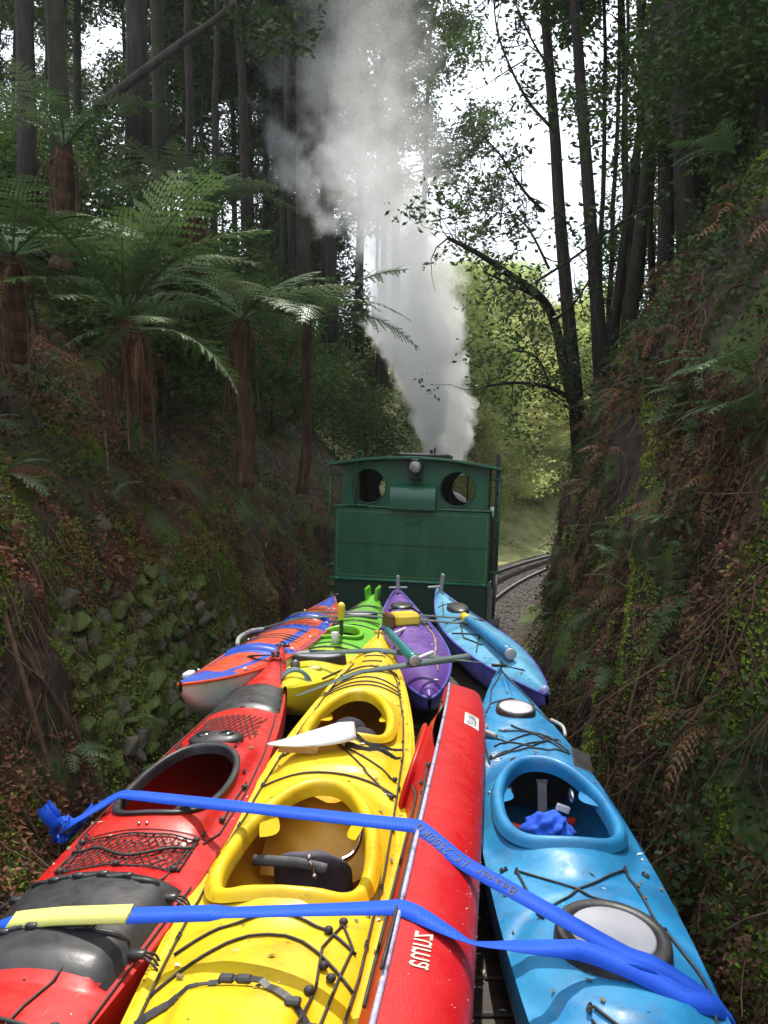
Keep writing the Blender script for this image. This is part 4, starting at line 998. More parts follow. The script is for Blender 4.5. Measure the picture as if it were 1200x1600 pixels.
# ------------------------------------------------------------------ straps and loose things lying on the kayaks
bpy.context.view_layer.update(); DG = bpy.context.evaluated_depsgraph_get()
def hit(px, py, h=.01, z=None):
    """where the sight line through a photo point meets what is built so far"""
    ok, p, n, i, o, _ = SC.ray_cast(DG, EYE, ray(px, py).normalized())
    if z is not None or not ok: return W(px, py, z if z is not None else 1.3)
    if n.dot(ray(px, py)) > 0: n = -n
    return p + n * h
def ribbon(name, P, w, m, up=None, n=14, th=.0016, wave=0, parent=None, join=True, spline=False):
    """a flat webbing strap through P; up: list of normals, one per point"""
    P = [Vector(p) for p in P]; U = [Vector(u).normalized() for u in (up or [(0, 0, 1)] * len(P))]; V = []; F = []
    pts = []; nn = []
    for i in range(len(P) - 1):
        for k in range(n): f = k / n; pts.append(P[i].lerp(P[i + 1], f)); nn.append(U[i].lerp(U[i + 1], f).normalized())
    pts.append(P[-1]); nn.append(U[-1])
    if spline: pts = catmull(P, n)
    sm = [pts[0]] + [(pts[i - 1] + 2 * pts[i] + pts[i + 1]) / 4 for i in range(1, len(pts) - 1)] + [pts[-1]]
    for i, p in enumerate(sm):
        t = (sm[min(i + 1, len(sm) - 1)] - sm[max(i - 1, 0)]).normalized(); s = t.cross(nn[i]).normalized(); q = s.cross(t)
        for a, c in ((-.5, 0), (.5, 0), (.5, th), (-.5, th)): V.append(p + s * w * a + q * c + Vector((0, 0, wave * sin(i * .9))))
    L = len(sm)
    for i in range(L - 1):
        for k in range(4): a, b = i * 4 + k, i * 4 + (k + 1) % 4; F.append((a, b, b + 4, a + 4))
    o = mobj(name, npmesh(name, V, F, m), parent); return o, sm, nn
def webbing(name, c1, c2):
    m = bpy.data.materials.new(name); t, b = nodes(m)
    r, _ = ramp_noise(t, 3, [c1, c2]); t.links.new(r.outputs['Color'], b.inputs['Base Color']); b.inputs['Roughness'].default_value = .55
    b.inputs['Specular IOR Level'].default_value = .25
    tc_ = t.nodes.new('ShaderNodeTexCoord'); wv = t.nodes.new('ShaderNodeTexWave'); wv.inputs['Scale'].default_value = 60; wv.bands_direction = 'X'
    t.links.new(tc_.outputs['Object'], wv.inputs['Vector']); bp = t.nodes.new('ShaderNodeBump'); bp.inputs['Strength'].default_value = .5; bp.inputs['Distance'].default_value = .002
    t.links.new(wv.outputs['Fac'], bp.inputs['Height']); t.links.new(bp.outputs['Normal'], b.inputs['Normal']); return m
M_bw = webbing('blue_webbing', (.010, .075, .56), (.018, .105, .66)); M_gw = webbing('grey_green_webbing', (.05, .085, .078), (.11, .15, .135)); M_yw = webbing('pale_yellow_sleeve', (.62, .62, .16), (.70, .70, .22))
N1 = (-.15, -.5, .85)
def C(px, py, h=.008):
    z = 1.4
    for _ in range(5):
        p = W(px, py, z)
        if abs(p.x) > 1.12: break
        ok, q, n, i, o, _m = SC.ray_cast(DG, Vector((p.x, p.y, 1.9)), Vector((0, 0, -1)))
        if not ok or q.z < 1.15: break
        z = .5 * z + .5 * (q.z + h)
    return W(px, py, z)
def taut(P, h=.007, top=1.9, step=.02):
    """pull a strap tight over whatever lies under its line"""
    P = [Vector(p) for p in P]; S = []
    for a, b in zip(P, P[1:]):
        n = max(2, int((b - a).length / step))
        for k in range(n): S.append((a.lerp(b, k / n)))
    S.append(P[-1]); D = [0]
    for a, b in zip(S, S[1:]): D.append(D[-1] + sqrt((b.x - a.x) ** 2 + (b.y - a.y) ** 2))
    Zs = []
    for i, p in enumerate(S):
        ok, q, n, _, o, _ = SC.ray_cast(DG, Vector((p.x, p.y, top)), Vector((0, 0, -1))); Zs.append(q.z + h if ok and abs(p.x) < 1.12 else 0)
    Zs[0] = P[0].z; Zs[-1] = P[-1].z; H = []
    for i in range(len(S)):
        while len(H) >= 2 and (Zs[H[-1]] - Zs[H[-2]]) * (D[i] - D[H[-1]]) <= (Zs[i] - Zs[H[-1]]) * (D[H[-1]] - D[H[-2]]): H.pop()
        H.append(i)
    out = []
    for a, b in zip(H, H[1:]):
        n = max(1, int((D[b] - D[a]) / .05))
        for k in range(n):
            f = k / n; i = min(b, max(a, int(a + (b - a) * f))); t_ = (D[i] - D[a]) / max(1e-6, D[b] - D[a]); out.append(Vector((S[i].x, S[i].y, Zs[a] + (Zs[b] - Zs[a]) * t_)))
    out.append(Vector((S[-1].x, S[-1].y, Zs[-1]))); return out
def near_up(T, P, U):
    """interpolate the facing of the strap from the hand-placed points"""
    res = []
    for t in T:
        d = sorted(((Vector((p.x - t.x, p.y - t.y, 0))).length + 1e-4, i) for i, p in enumerate(P))[:2]; w = 1 / d[0][0]; v = 1 / d[1][0]
        res.append((Vector(U[d[0][1]]) * w + Vector(U[d[1][1]]) * v).normalized())
    return res
# strap A: over the red cockpit, yellow coaming, red hull ridge and down over the blue bow
A = [W(96, 1296, 1.12), W(108, 1290, 1.20), C(184, 1238), W(650, 1307, 1.462), W(722, 1345, 1.462), C(985, 1500), C(1118, 1560), W(1150, 1602, 1.15)]
UA = [(-.9, 0, .3), (-.7, -.2, .6), (0, -.2, .95), (0, -.45, .9), (.15, -.35, .9), (.1, -.3, .95), (.3, -.2, .9), (.9, 0, .2)]
TA = taut(A); sa, pa, na = ribbon('ratchet_strap', TA, .058, M_bw, near_up(TA, A, UA), n=3); tag(sa, 'blue webbing strap printed with black capital letters, the upper of the two nearest straps', 'strap', 'straps holding the kayaks down')
Bp = [W(-50, 1470, 1.15), C(8, 1439), W(640, 1436, 1.462), W(738, 1464, 1.462), C(915, 1515), C(1100, 1574), W(1158, 1625, 1.12)]
UB = [(-.8, -.1, .5), (0, -.3, .9), (0, -.35, .9), (.15, .35, .85), (.05, -.55, .8), (.2, -.5, .8), (.9, 0, .2)]
TB = taut(Bp); sb, pb, nb = ribbon('ratchet_strap', TB, .056, M_bw, near_up(TB, Bp, UB), n=3); tag(sb, 'blue webbing strap with a pale yellow sleeve at its left end, the nearest strap', 'strap', 'straps holding the kayaks down')
SL = [p + Vector((0, 0, .003)) for p in pb if C(16, 1438).x <= p.x <= C(232, 1437).x]; ribbon('strap_sleeve', SL, .062, M_yw, [UB[2]] * len(SL), n=1, parent=sb, th=.006)
# knot of strap A at the left edge
q = W(100, 1292, 1.16); kb = catmull([q + Vector(v) for v in ((-.07, .0, .10), (-.03, .02, .03), (.02, .03, .0), (.05, .0, .03), (.02, -.04, .05), (-.03, -.03, .0), (-.04, .0, -.05), (.02, .02, -.04), (.10, .06, .07))], 6)
ribbon('strap_knot', kb, .038, M_bw, [(sin(i * .5), -.6, cos(i * .5)) for i in range(len(kb))], n=1, parent=sa)
ribbon('strap_tail', [q + Vector((-.02, 0, .0)), q + Vector((-.06, -.02, .05)), q + Vector((-.085, -.01, .085))], .05, M_bw, [(0, -1, .3)] * 3, n=4, parent=sa)
# printing along strap A between the ridge of the red hull and the blue deck, read from the far side
def along(path, nrm, d):
    for i in range(len(path) - 1):
        l = (path[i + 1] - path[i]).length
        if d <= l: t = (path[i + 1] - path[i]).normalized(); n = nrm[i].normalized(); s = t.cross(n).normalized(); return path[i] + t * d, s, s.cross(t), t
        d -= l
    t = (path[-1] - path[-2]).normalized(); n = nrm[-1]; s = t.cross(n).normalized(); return path[-1], s, s.cross(t), t
me = text_mesh('Beaver  LC:2500KG', .050, M_ink, 0, 1.12)
w2 = max(v.co.x for v in me.vertices); i0 = min(range(len(pa)), key=lambda i: (pa[i] - A[3]).length); i1 = min(range(len(pa)), key=lambda i: (pa[i] - W(795, 1395, pa[i].z)).length)
dist = lambda a: sum((pa[i + 1] - pa[i]).length for i in range(a)); d0, d1 = dist(i0) + .01, dist(i1)
sc_ = (d1 - d0) / (2 * w2)
for v in me.vertices:
    p, s, u_, t = along(pa, na, d0 + (w2 - v.co.x) * sc_); v.co = p + s * (v.co.y * 1.0) + u_ * .0034
me.update(); mobj('lettering', me, sa)
# grey green straps over the tips in the middle
def plain(name, pts, w, m, lab, ups=None, **k):
    T = taut(pts); o, _, _ = ribbon(name, T, w, m, near_up(T, [Vector(p) for p in pts], ups or [N1] * len(pts)), n=3, **k); return tag(o, lab, 'strap', 'straps holding the kayaks down')
plain('tie_down_strap', [W(462, 1088, 1.30), C(560, 1050), C(735, 1026)], .05, M_gw, 'grey-green strap slanting over the yellow tip to the red hull', [(0, .3, .95), (-.1, -.3, .95), (0, -.9, .5)])
plain('tie_down_strap', [W(385, 1036, 1.36), C(590, 1016), W(820, 1048, 1.36)], .05, M_gw, 'grey-green strap crossing the whole load just past the tips', [(0, .5, .85), (0, -.6, .8), (.2, .4, .9)])
plain('tie_down_strap', [W(398, 985, 1.30), C(565, 969), W(735, 975, 1.3)], .032, M_gw, 'thin grey strap across the far row, nearer of the two', [N1] * 3)
plain('tie_down_strap', [W(450, 972, 1.30), C(570, 962), W(740, 968, 1.3)], .026, M_gw, 'thin grey strap across the far row, farther of the two', [N1] * 3)

# white paddle blade tucked under the cords of the yellow double kayak
def paddle_blade():
    root = empty('paddle', hit(500, 1172, .06), (0, 0, radians(22)), 'white curved paddle blade with small black print tucked under cords on the yellow deck', 'paddle')
    V = []; F = []; nx, ny = 26, 12; M_pw = mat('paddle_white', [(.78, .78, .76), (.66, .64, .60)], rough=.45, scale=5)
    for i in range(nx + 1):
        f = i / nx; x = -.25 + .42 * f; hwid = .115 * sin(min(1, f * 1.25 + .03) * pi / 2) ** .9 * (1 - max(0, f - .78) ** 2 * 14) ** .5 if f < .999 else .035
        for k in range(ny + 1):
            g = -1 + 2 * k / ny; y = hwid * g
            V.append((x, y, .07 * f ** 1.5 - .06 * g * g * f - .02 * max(0, f - .85) * 5))
    for i in range(nx):
        for k in range(ny): a = i * (ny + 1) + k; F.append((a, a + ny + 1, a + ny + 2, a + 1))
    me = npmesh('blade', V, F, M_pw, True); o = mobj('blade', me, root); md = o.modifiers.new('thickness', 'SOLIDIFY'); md.thickness = .006; md.offset = -1
    b = MB(); V = []; 
    b.loft([[Vector((-.20 + .16 * f, -.02 - .09 * f + .02 * g, -.004 - .03 * g)) for f in [k / 8 for k in range(9)]] for g in (0, .5, 1, 1.5)], closed=False, cap=False); b.build('blade_underside', mat('tan_resin', [(.32, .2, .12), (.5, .36, .25)], rough=.5), root, True)
    me = text_mesh('GS', .035, M_ink)
    for v in me.vertices: v.co = Vector((v.co.x - .185, v.co.y + .0, .012))
    mobj('lettering', me, root); return root
paddle_blade()
# teal rag, blue cloth
def cloth(name, loc, r, m, label, cat, seed, flat=.6):
    bm = bmesh.new(); bmesh.ops.create_icosphere(bm, subdivisions=4, radius=1)
    for v in bm.verts:
        n = v.co.copy(); d = 1 + .55 * abs(mnoise.noise(n * 1.6 + Vector((seed, 0, 0)))) + .40 * mnoise.noise(n * 3.2 + Vector((0, seed, 0))) + .15 * abs(mnoise.noise(n * 8)); v.co = Vector((n.x * r[0], n.y * r[1], n.z * r[2])) * d
    me = bpy.data.meshes.new(name); bm.to_mesh(me); bm.free(); me.materials.append(m)
    for p in me.polygons: p.use_smooth = True
    o = mobj(name, me, loc=loc); return tag(o, label, cat)
cloth('cloth', B1.root.matrix_world @ Vector((.02, by(3.44), .16)), (.085, .075, .06), mat('blue_cloth', [(.01, .06, .5), (.02, .12, .7)], rough=.9, bump=(40, .5, .004)), 'crumpled bright blue cloth inside the sky blue kayak cockpit', 'cloth', 3)
cloth('rope_bundle', Y1.root.matrix_world @ Vector((-.10, yy_(4.17), .30)), (.06, .09, .035), mat('teal_cloth', [(.01, .15, .19), (.02, .24, .28), (.08, .07, .05)], rough=.9), 'teal cord bundle lying over the far cockpit of the yellow kayak', 'cord', 9)
def rod(name, p, q, r, m, lab, cat, parts=(), n=12):
    p, q = Vector(p), Vector(q); root = empty(name, (p + q) / 2, label=lab, cat=cat); c = root.location
    b = MB(); k = 10; b.tube([p.lerp(q, i / k) - c for i in range(k + 1)], [r[0] + (r[1] - r[0]) * i / k for i in range(k + 1)], n); b.build('tube_body', m, root, True)
    for nme, f0, f1, rr, mm in parts:
        b = MB(); b.tube([p.lerp(q, f0) - c, p.lerp(q, f0 + (f1 - f0) * .1) - c, p.lerp(q, f0 + (f1 - f0) * .9) - c, p.lerp(q, f1) - c], [rr * .85, rr, rr, rr * .8], n); b.build(nme, mm, root, True)
    return root
M_by = mat('buoy_yellow', [(.75, .52, .02), (.8, .6, .05)], rough=.4)
rod('paddle_float', hit(727, 972, .05), hit(800, 1034, .06), (.030, .044), plastic('float_blue', (.015, .20, .42)), 'long blue tapered float with a yellow end strapped on the pale blue kayak', 'float', (('end_cap', -.05, .06, .040, M_by), ('end_cap', .98, 1.02, .042, MATS['pale_grey_tube'])))
rod('teal_float', hit(597, 992, .05), hit(645, 1042, .06), (.028, .038), plastic('float_teal', (.01, .16, .17)), 'teal tube with a pale end lying beside the yellow kayak tip', 'float', (('end_cap', .97, 1.02, .036, MATS['grey_metal_rudder']),))
rod('paddle_shaft', hit(604, 1000, .03), hit(677, 968, .05), (.012, .012), M_white, 'thin white paddle shaft lying across the purple kayak', 'paddle shaft')
rod('paddle_shaft', hit(648, 1034, .02), hit(676, 1026, .03), (.014, .014), M_white, 'short white shaft end showing under the grey-green strap', 'paddle shaft')
o = rod('paddle', hit(533, 998, .04), W(533, 946, 1.62), (.016, .016), M_black, 'black paddle with a yellow blade standing up beside the green kayak', 'paddle', (('yellow_blade', .60, 1.02, .032, M_by),))
b = MB(); p = hit(632, 972, .05); b.box((0, 0, 0), (.24, .20, .12), Matrix.Rotation(.35, 3, 'Z'), .03); o = b.build('yellow_block', M_by, loc=p, rot=(0, 0, 0)); tag(o, 'yellow float block strapped on the purple kayak', 'float block')
b = MB(); b.box((-.14, -.06, 0), (.05, .21, .13), Matrix.Rotation(.35, 3, 'Z'), .02); b.build('brown_end', mat('brown_leather', [(.12, .04, .015), (.2, .08, .03)], rough=.6), o)
# fallen leaves and grit on the decks
def debris():
    V = []; F = []; MI = []
    for K, n in ((R1, 150), (Y1, 260), (B1, 240), (K5, 30), (K6, 60), (K8, 60), (K9, 50)):
        M = K.root.matrix_world
        for _ in range(n):
            y = rng.uniform(-.47, .47) * K.L; x = K.hw(y) * rng.uniform(-.97, .97)
            if K.inhole(y, x, .06): continue
            p = K.on(y, x, .004); a = rng.uniform(0, 6.28); l = rng.choice((.004, .006, .008, .011, .020)) * rng.uniform(.6, 1.3); w = l * rng.uniform(.15, .6)
            d = Vector((cos(a), sin(a), 0)); e = Vector((-sin(a), cos(a), 0)); i = len(V)
            V += [M @ (p - d * l), M @ (p - e * w + Vector((0, 0, .003))), M @ (p + d * l + Vector((0, 0, .002))), M @ (p + e * w)]; F.append((i, i + 1, i + 2, i + 3)); MI.append(rng.choice((0, 0, 0, 1)))
    for _ in range(260):
        x, y = rng.uniform(.15, .62), rng.uniform(1.7, 4.0); p = Vector((x, y, DECK + .004)); a = rng.uniform(0, 6.28); l = rng.uniform(.005, .02); w = l * .35; d = Vector((cos(a), sin(a), 0)); e = Vector((-sin(a), cos(a), 0)); i = len(V)
        V += [p - d * l, p - e * w + Vector((0, 0, .003)), p + d * l, p + e * w + Vector((0, 0, .003))]; F.append((i, i + 1, i + 2, i + 3)); MI.append(rng.choice((0, 1)))
    me = npmesh('fallen_leaves', V, F, mat('dead_leaf_bits', [(.09, .05, .02), (.25, .18, .06)], rough=.8, scale=60)); me.materials.append(mat('pale_petals', [(.6, .55, .4), (.7, .66, .55)], rough=.7))
    me.polygons.foreach_set('material_index', MI); mobj('fallen_leaves', me, kind='stuff', label='tiny dead leaves and pale petals scattered over the decks', cat='fallen leaves')
    V = []; F = []                                                    # water drops on the upturned hull
    for _ in range(420):
        y = rng.uniform(-.47, .47) * R2.L; f = rng.uniform(.03, .9); p = R2.root.matrix_world @ hull_on(R2, y, f, .001); i = len(V); r = rng.uniform(.0008, .0020)
        V += [p + Vector((r, 0, 0)), p + Vector((0, r, 0)), p + Vector((-r, 0, 0)), p + Vector((0, -r, 0)), p + Vector((0, 0, r * .7))]; F += [(i, i + 1, i + 4), (i + 1, i + 2, i + 4), (i + 2, i + 3, i + 4), (i + 3, i, i + 4)]
    m = bpy.data.materials.new('water'); t, b = nodes(m); b.inputs['Base Color'].default_value = (.8, .5, .45, 1); b.inputs['Roughness'].default_value = .08; b.inputs['Metallic'].default_value = .3
    mobj('water_drops', npmesh('water_drops', V, F, m, True), kind='stuff', label='water drops beaded on the glossy red hull', cat='water drops')
debris()
# ------------------------------------------------------------------ vegetation
LD = [(.018, .040, .010), (.040, .075, .016), (.070, .11, .025)]
M_leafd = leafmat('dark_foliage', LD, .35); M_leafm = leafmat('mid_foliage', [(.030, .065, .014), (.06, .11, .022), (.10, .16, .035)], .4)
M_leafl = leafmat('sunlit_foliage', [(.28, .40, .10), (.44, .52, .17), (.58, .60, .28)], .65, scale=.5)  # scrub leaf colours raised so the foliage looks sunlit
M_leafo = leafmat('sunlit_olive_foliage', [(.34, .40, .12), (.48, .50, .18), (.60, .56, .28)], .62, scale=.6)  # shrub leaves brightened too, sunlight put into the olive colour
M_fern = leafmat('fern_green', [(.04, .085, .026), (.08, .14, .042), (.13, .20, .065)], .35, scale=.8); M_fernb = leafmat('fern_bluegreen', [(.10, .15, .065), (.19, .25, .12)], .3, rough=.4)
M_ferny = leafmat('dead_frond', [(.10, .045, .018), (.20, .10, .045), (.28, .15, .07)], .25); M_moss = leafmat('moss', [(.07, .11, .012), (.15, .22, .02), (.26, .33, .045)], .15, rough=.9, scale=1.6)
M_lit = leafmat('leaf_litter', [(.065, .024, .012), (.19, .075, .036), (.38, .19, .10)], .1, rough=.75, scale=6)
M_bark = mat('dark_bark', [(.008, .006, .005), (.025, .019, .014), (.05, .04, .03)], rough=.9, scale=7, bump=(18, 1.0, .03, 6, (1, 1, .18)), stretch=(1, 1, .2))
M_barkm = mat('mossy_bark', [(.012, .010, .007), (.03, .026, .013), (.035, .045, .013)], rough=.9, scale=4, bump=(18, 1.0, .03, 6, (1, 1, .18)))
M_barkp = mat('pale_bark', [(.16, .13, .10), (.38, .34, .28), (.48, .44, .38)], rough=.85, scale=4, stretch=(1, 1, .3), bump=(14, .6, .02))
M_root = mat('root_bark', [(.05, .03, .018), (.12, .07, .04), (.18, .11, .06)], rough=.85, scale=9)

def cards(P, size, aspect, rs, nrmb=None, spread=1.0, drop=0.0):
    """leaf-shaped faces (4 corners) at the points P with random attitude"""
    n = len(P); a = rs.normal(size=(n, 3)); a[:, 2] = a[:, 2] * .6 - drop; a /= np.linalg.norm(a, axis=1)[:, None]
    b = rs.normal(size=(n, 3)); b -= a * (a * b).sum(1)[:, None]; b /= np.linalg.norm(b, axis=1)[:, None]
    c = np.cross(a, b); s = (size * rs.uniform(.6, 1.4, n))[:, None]
    V = np.stack([P, P + a * s * .5 + b * s * aspect + c * s * .06, P + a * s, P + a * s * .5 - b * s * aspect + c * s * .06], 1).reshape(-1, 3)
    return V, np.arange(4 * n).reshape(n, 4)

def limb_path(p, d, L, rs, n=7, wob=.12, up=.1):
    pts = [np.array(p, float)]; d = np.array(d, float); d /= np.linalg.norm(d)
    for i in range(n):
        d = d + rs.normal(size=3) * wob + np.array([0, 0, up]); d /= np.linalg.norm(d); pts.append(pts[-1] + d * L / n)
    return pts
def tree_template(seed, H, r0, crown0, nl, spread, leaf, nleaf, lean=0.02, clump=.32):
    rs = np.random.RandomState(seed); b = MB(); n = 14; path = []; x = y = 0.0
    for i in range(n + 1):
        f = i / n; path.append(Vector((x, y, H * f - (.4 if i == 0 else 0)))); x += rs.normal() * lean * H / n; y += rs.normal() * lean * H / n
    b.tube(path, [r0 * (1.25 if i == 0 else 1) * (1 - .72 * i / n) for i in range(n + 1)], 9)
    tips = []
    for k in range(nl):
        f = crown0 + (1 - crown0) * (k + .5) / nl; i = int(f * n); p = path[min(i, n)]; a = k * 2.4 + rs.uniform(-.5, .5); L = spread * (1.15 - .6 * f) * rs.uniform(.7, 1.2)
        lp = limb_path(p, (cos(a), sin(a), rs.uniform(.1, .9)), L, rs, 6, .16, .06); rr = r0 * .26 * (1.2 - .6 * f)
        b.tube([Vector(q) for q in lp], [rr * (1 - .8 * j / 6) for j in range(7)], 5)
        for j in (3, 4, 5, 6):
            for _ in range(2):
                sp = limb_path(lp[j], np.array(lp[j]) - np.array(lp[j - 1]) + rs.normal(size=3) * L / 6 * .9, L * .34, rs, 3, .25, .02)
                b.tube([Vector(q) for q in sp], [rr * .25, rr * .18, rr * .12, rr * .05], 3, cap=False); tips += [sp[1], sp[2], sp[3]]
    tips = np.array(tips); C = tips[rs.randint(0, len(tips), nleaf // 14)]
    C = C + rs.normal(size=C.shape) * clump; P = np.repeat(C, 14, 0)[:nleaf]; P = P + rs.normal(size=P.shape) * .13 * (clump / .3) * np.array([1, 1, .6])
    V, F = cards(P, leaf, .24, rs, drop=.3)
    return b, V, F
TT = {}
def tmpl(key, seed, H, r0, c0, nl, spread, leaf, nleaf, bark, leafm, **k):
    b, V, F = tree_template(seed, H, r0, c0, nl, spread, leaf, nleaf, **k)
    TT[key] = (b.mesh('trunk', bark, True), npmesh('crown', V, F, leafm))
tmpl('tallA', 1, 17, .17, .42, 13, 3.4, .17, 15000, M_bark, M_leafd)
tmpl('tallB', 2, 18, .20, .36, 14, 3.8, .18, 16000, M_bark, M_leafm)
tmpl('poleK', 12, 18, .20, .50, 10, 1.7, .16, 7500, M_bark, M_leafm)
tmpl('poleL', 13, 17, .15, .52, 9, 1.5, .15, 6000, M_barkm, M_leafd)
tmpl('tallC', 3, 15, .12, .45, 11, 2.6, .16, 11000, M_barkm, M_leafd)
tmpl('thinD', 4, 14, .065, .50, 8, 1.8, .14, 6000, M_bark, M_leafm, lean=.035)
tmpl('thinE', 5, 13, .05, .55, 7, 1.6, .14, 5000, M_barkm, M_leafd, lean=.05)
tmpl('lowF', 6, 6, .09, .12, 13, 2.4, .15, 14000, M_bark, M_leafm, clump=.4)
tmpl('bushG', 7, 3.2, .05, .05, 11, 1.6, .10, 9000, M_bark, M_leafm, clump=.34)
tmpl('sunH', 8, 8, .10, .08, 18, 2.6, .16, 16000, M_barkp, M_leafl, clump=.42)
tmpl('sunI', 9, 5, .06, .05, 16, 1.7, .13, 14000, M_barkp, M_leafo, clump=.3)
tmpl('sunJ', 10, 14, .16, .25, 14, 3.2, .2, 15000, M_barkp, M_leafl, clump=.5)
def place_tree(key, x, y, z, sc, rz, lean=(0, 0), name='forest_tree', label='', cat='tree', group=None):
    tk, cr_ = TT[key]; r = empty(name, (x, y, z), (lean[1], lean[0], rz), label, cat, group); wx = .78 if key in ('poleK', 'poleL') else 1; r.scale = (sc[0] * wx, sc[0] * wx, sc[1])
    mobj('trunk', tk, r); mobj('crown', cr_, r); return r
def bank_z(s, o):
    side = -1 if o < 0 else 1; w = sstep(17, 26, s) if side < 0 else sstep(16, 24, s); A, B = (PL1, PL2) if side < 0 else (PR1, PR2)
    P = [a.lerp(b, w) for a, b in zip(A, B)]
    for p, q in zip(P, P[1:]):
        if min(p.x, q.x) <= o <= max(p.x, q.x): f = (o - p.x) / ((q.x - p.x) or 1); return p.y + (q.y - p.y) * f
    return P[-1].y
def pxof(p):
    v = Vector(p) - EYE; f = v.y * cos(PITCH) - v.z * sin(PITCH); u = v.y * sin(PITCH) + v.z * cos(PITCH)
    return (600 + FPX * v.x / f, 800 - FPX * u / f, f) if f > .1 else (-9999, -9999, f)
KINDS = {'poleK': 'tall straight-trunked narrow tree', 'poleL': 'tall mossy narrow tree', 'tallA': 'tall dark forest tree', 'tallB': 'tall broad forest tree', 'tallC': 'slim mossy forest tree', 'thinD': 'thin bare-stemmed sapling', 'thinE': 'very thin crooked sapling', 'lowF': 'low bushy understorey tree'}
def ahead(x, y, r=2.4):
    """is this spot under the open strip of sky that the sun shines down"""
    # canopy height about 8..16 m: sun path from the kayaks (0, 0..9)
    for yy in (1, 3, 5, 7, 9):
        for h in (5, 8, 11, 14):
            sx_, sy = h * sdir.x / sdir.z, yy + h * sdir.y / sdir.z
            if (x - sx_) ** 2 + (y - sy) ** 2 < r * r: return True
    return False
ords = ['nearest', 'second nearest', 'third', 'fourth', 'fifth', 'sixth', 'seventh', 'eighth', 'ninth', 'tenth', 'eleventh', 'twelfth', 'thirteenth', 'fourteenth', 'fifteenth', 'sixteenth', 'seventeenth', 'eighteenth', 'nineteenth', 'twentieth', 'twenty-first', 'twenty-second', 'twenty-third', 'twenty-fourth', 'twenty-fifth', 'twenty-sixth', 'twenty-seventh', 'twenty-eighth', 'twenty-ninth', 'thirtieth', 'thirty-first', 'thirty-second', 'thirty-third', 'thirty-fourth', 'thirty-fifth', 'thirty-sixth']
def forest():
    rs = random.Random(21); spots = []
    # named trunks taken from the photograph: px at two heights, depth
    hand = [('tallB', 475, 430, 15.5, .9), ('tallA', 520, 480, 20, .8), ('tallA', 215, 150, 12, 1.0), ('tallC', 250, 230, 14, 1.0), ('tallB', 45, 300, 10.5, .8), ('tallC', 100, 250, 11, 1.1), ('tallA', 385, 330, 18, .7), ('thinD', 330, 380, 15, 1), ('thinE', 440, 420, 17, 1), ('tallC', 600, 560, 27, 1), ('thinD', 292, 300, 13, 1.0), ('tallB', 478, 470, 25, .9), ('tallA', 560, 520, 28, .95), ('tallB', 622, 560, 33, 1.0), ('tallA', 415, 440, 27, .9), ('tallB', 652, 590, 38, .95), ('thinD', 505, 480, 21, 1), ('thinE', 590, 540, 24, 1.1), ('thinD', 455, 430, 19, 1),
            ('tallB', 905, 640, 15.5, 1.0), ('tallA', 940, 520, 13.8, .85), ('tallB', 1085, 340, 9.8, 1.15), ('tallA', 1040, 420, 11, .8), ('tallC', 985, 440, 12, .9), ('thinD', 960, 470, 13, 1.2), ('thinE', 1020, 400, 12.4, 1.1), ('tallC', 1150, 260, 9.0, .9), ('thinD', 1130, 300, 10.2, 1.3), ('thinD', 1000, 380, 13.5, 1.2), ('tallA', 1195, 200, 8.2, .8)]
    L = []
    for k, px, py, d, sc in hand:
        k = {'tallA': 'poleK', 'tallB': 'poleK', 'tallC': 'poleL'}.get(k, k) if d < 24 else k; p = WY(px, py, d); lean = (radians(-5.5 if px > 700 else rs.uniform(-2, 4)), radians(rs.uniform(-2, 2))); sc = sc * (.9 if px > 700 else 1); L.append((k, p.x, p.y, p.z - .5, sc, lean, 'hand'))
    for side in (-1, 1):
        got = 0; tries = 0
        while got < (50 if side < 0 else 44) and tries < 6000:
            tries += 1
            s = rs.uniform(9, 44) if side < 0 else rs.uniform(6, 34); o = side * (rs.uniform(3.2, 24) if side < 0 else rs.uniform(3.2, 20))
            if side < 0 and s > 21 and abs(o) < 7: continue
            p = tp(s, o, bank_z(s, o)); px, py, f = pxof(p)
            if px < -260 or px > 1420 or (540 < px < 1000): continue
            if -4.9 < p.x < 5.2 and 2 < p.y < 19: continue
            if side > 0 and f > 17 and px < 1080: continue
            if any((p.x - q[1]) ** 2 + (p.y - q[2]) ** 2 < 1.0 for q in L): continue
            k = rs.choice(('tallA', 'tallB', 'tallC', 'tallC', 'thinD', 'thinD', 'thinE', 'thinE', 'thinD', 'lowF')); L.append((k, p.x, p.y, p.z - .3, rs.uniform(.75, 1.1), (radians(rs.uniform(-4, 2) * side), radians(rs.uniform(-2, 2))), 'auto')); got += 1
    for _ in range(120):
        s = rs.uniform(8, 18); o = rs.uniform(2.6, 7.5); p = tp(s, o, bank_z(s, o)); px, py, f = pxof(p)
        if px < 905 or p.x < 3.3 or any((p.x - q[1]) ** 2 + (p.y - q[2]) ** 2 < .35 for q in L): continue
        L.append((rs.choice(('thinD', 'thinE', 'thinE')), p.x, p.y, p.z - .3, rs.uniform(.85, 1.15), (radians(rs.uniform(-6, 1)), radians(rs.uniform(-2, 2))), 'auto'))
    L.sort(key=lambda q: (q[0], q[1] > .5, q[2])); cn = {}
    for k, x, y, z, sc, lean, how in L:
        side = 'right' if x > .5 else 'left'; i = cn.get((k, side), 0); cn[(k, side)] = i + 1
        lab = f'{KINDS[k]} on the {side} bank, {ords[min(i, 35)]} of its kind there'
        place_tree(k, x, y, z, (sc, sc * rs.uniform(.9, 1.1)), rs.uniform(0, 6.28), lean, label=lab, group='forest trees standing on the banks')
forest()

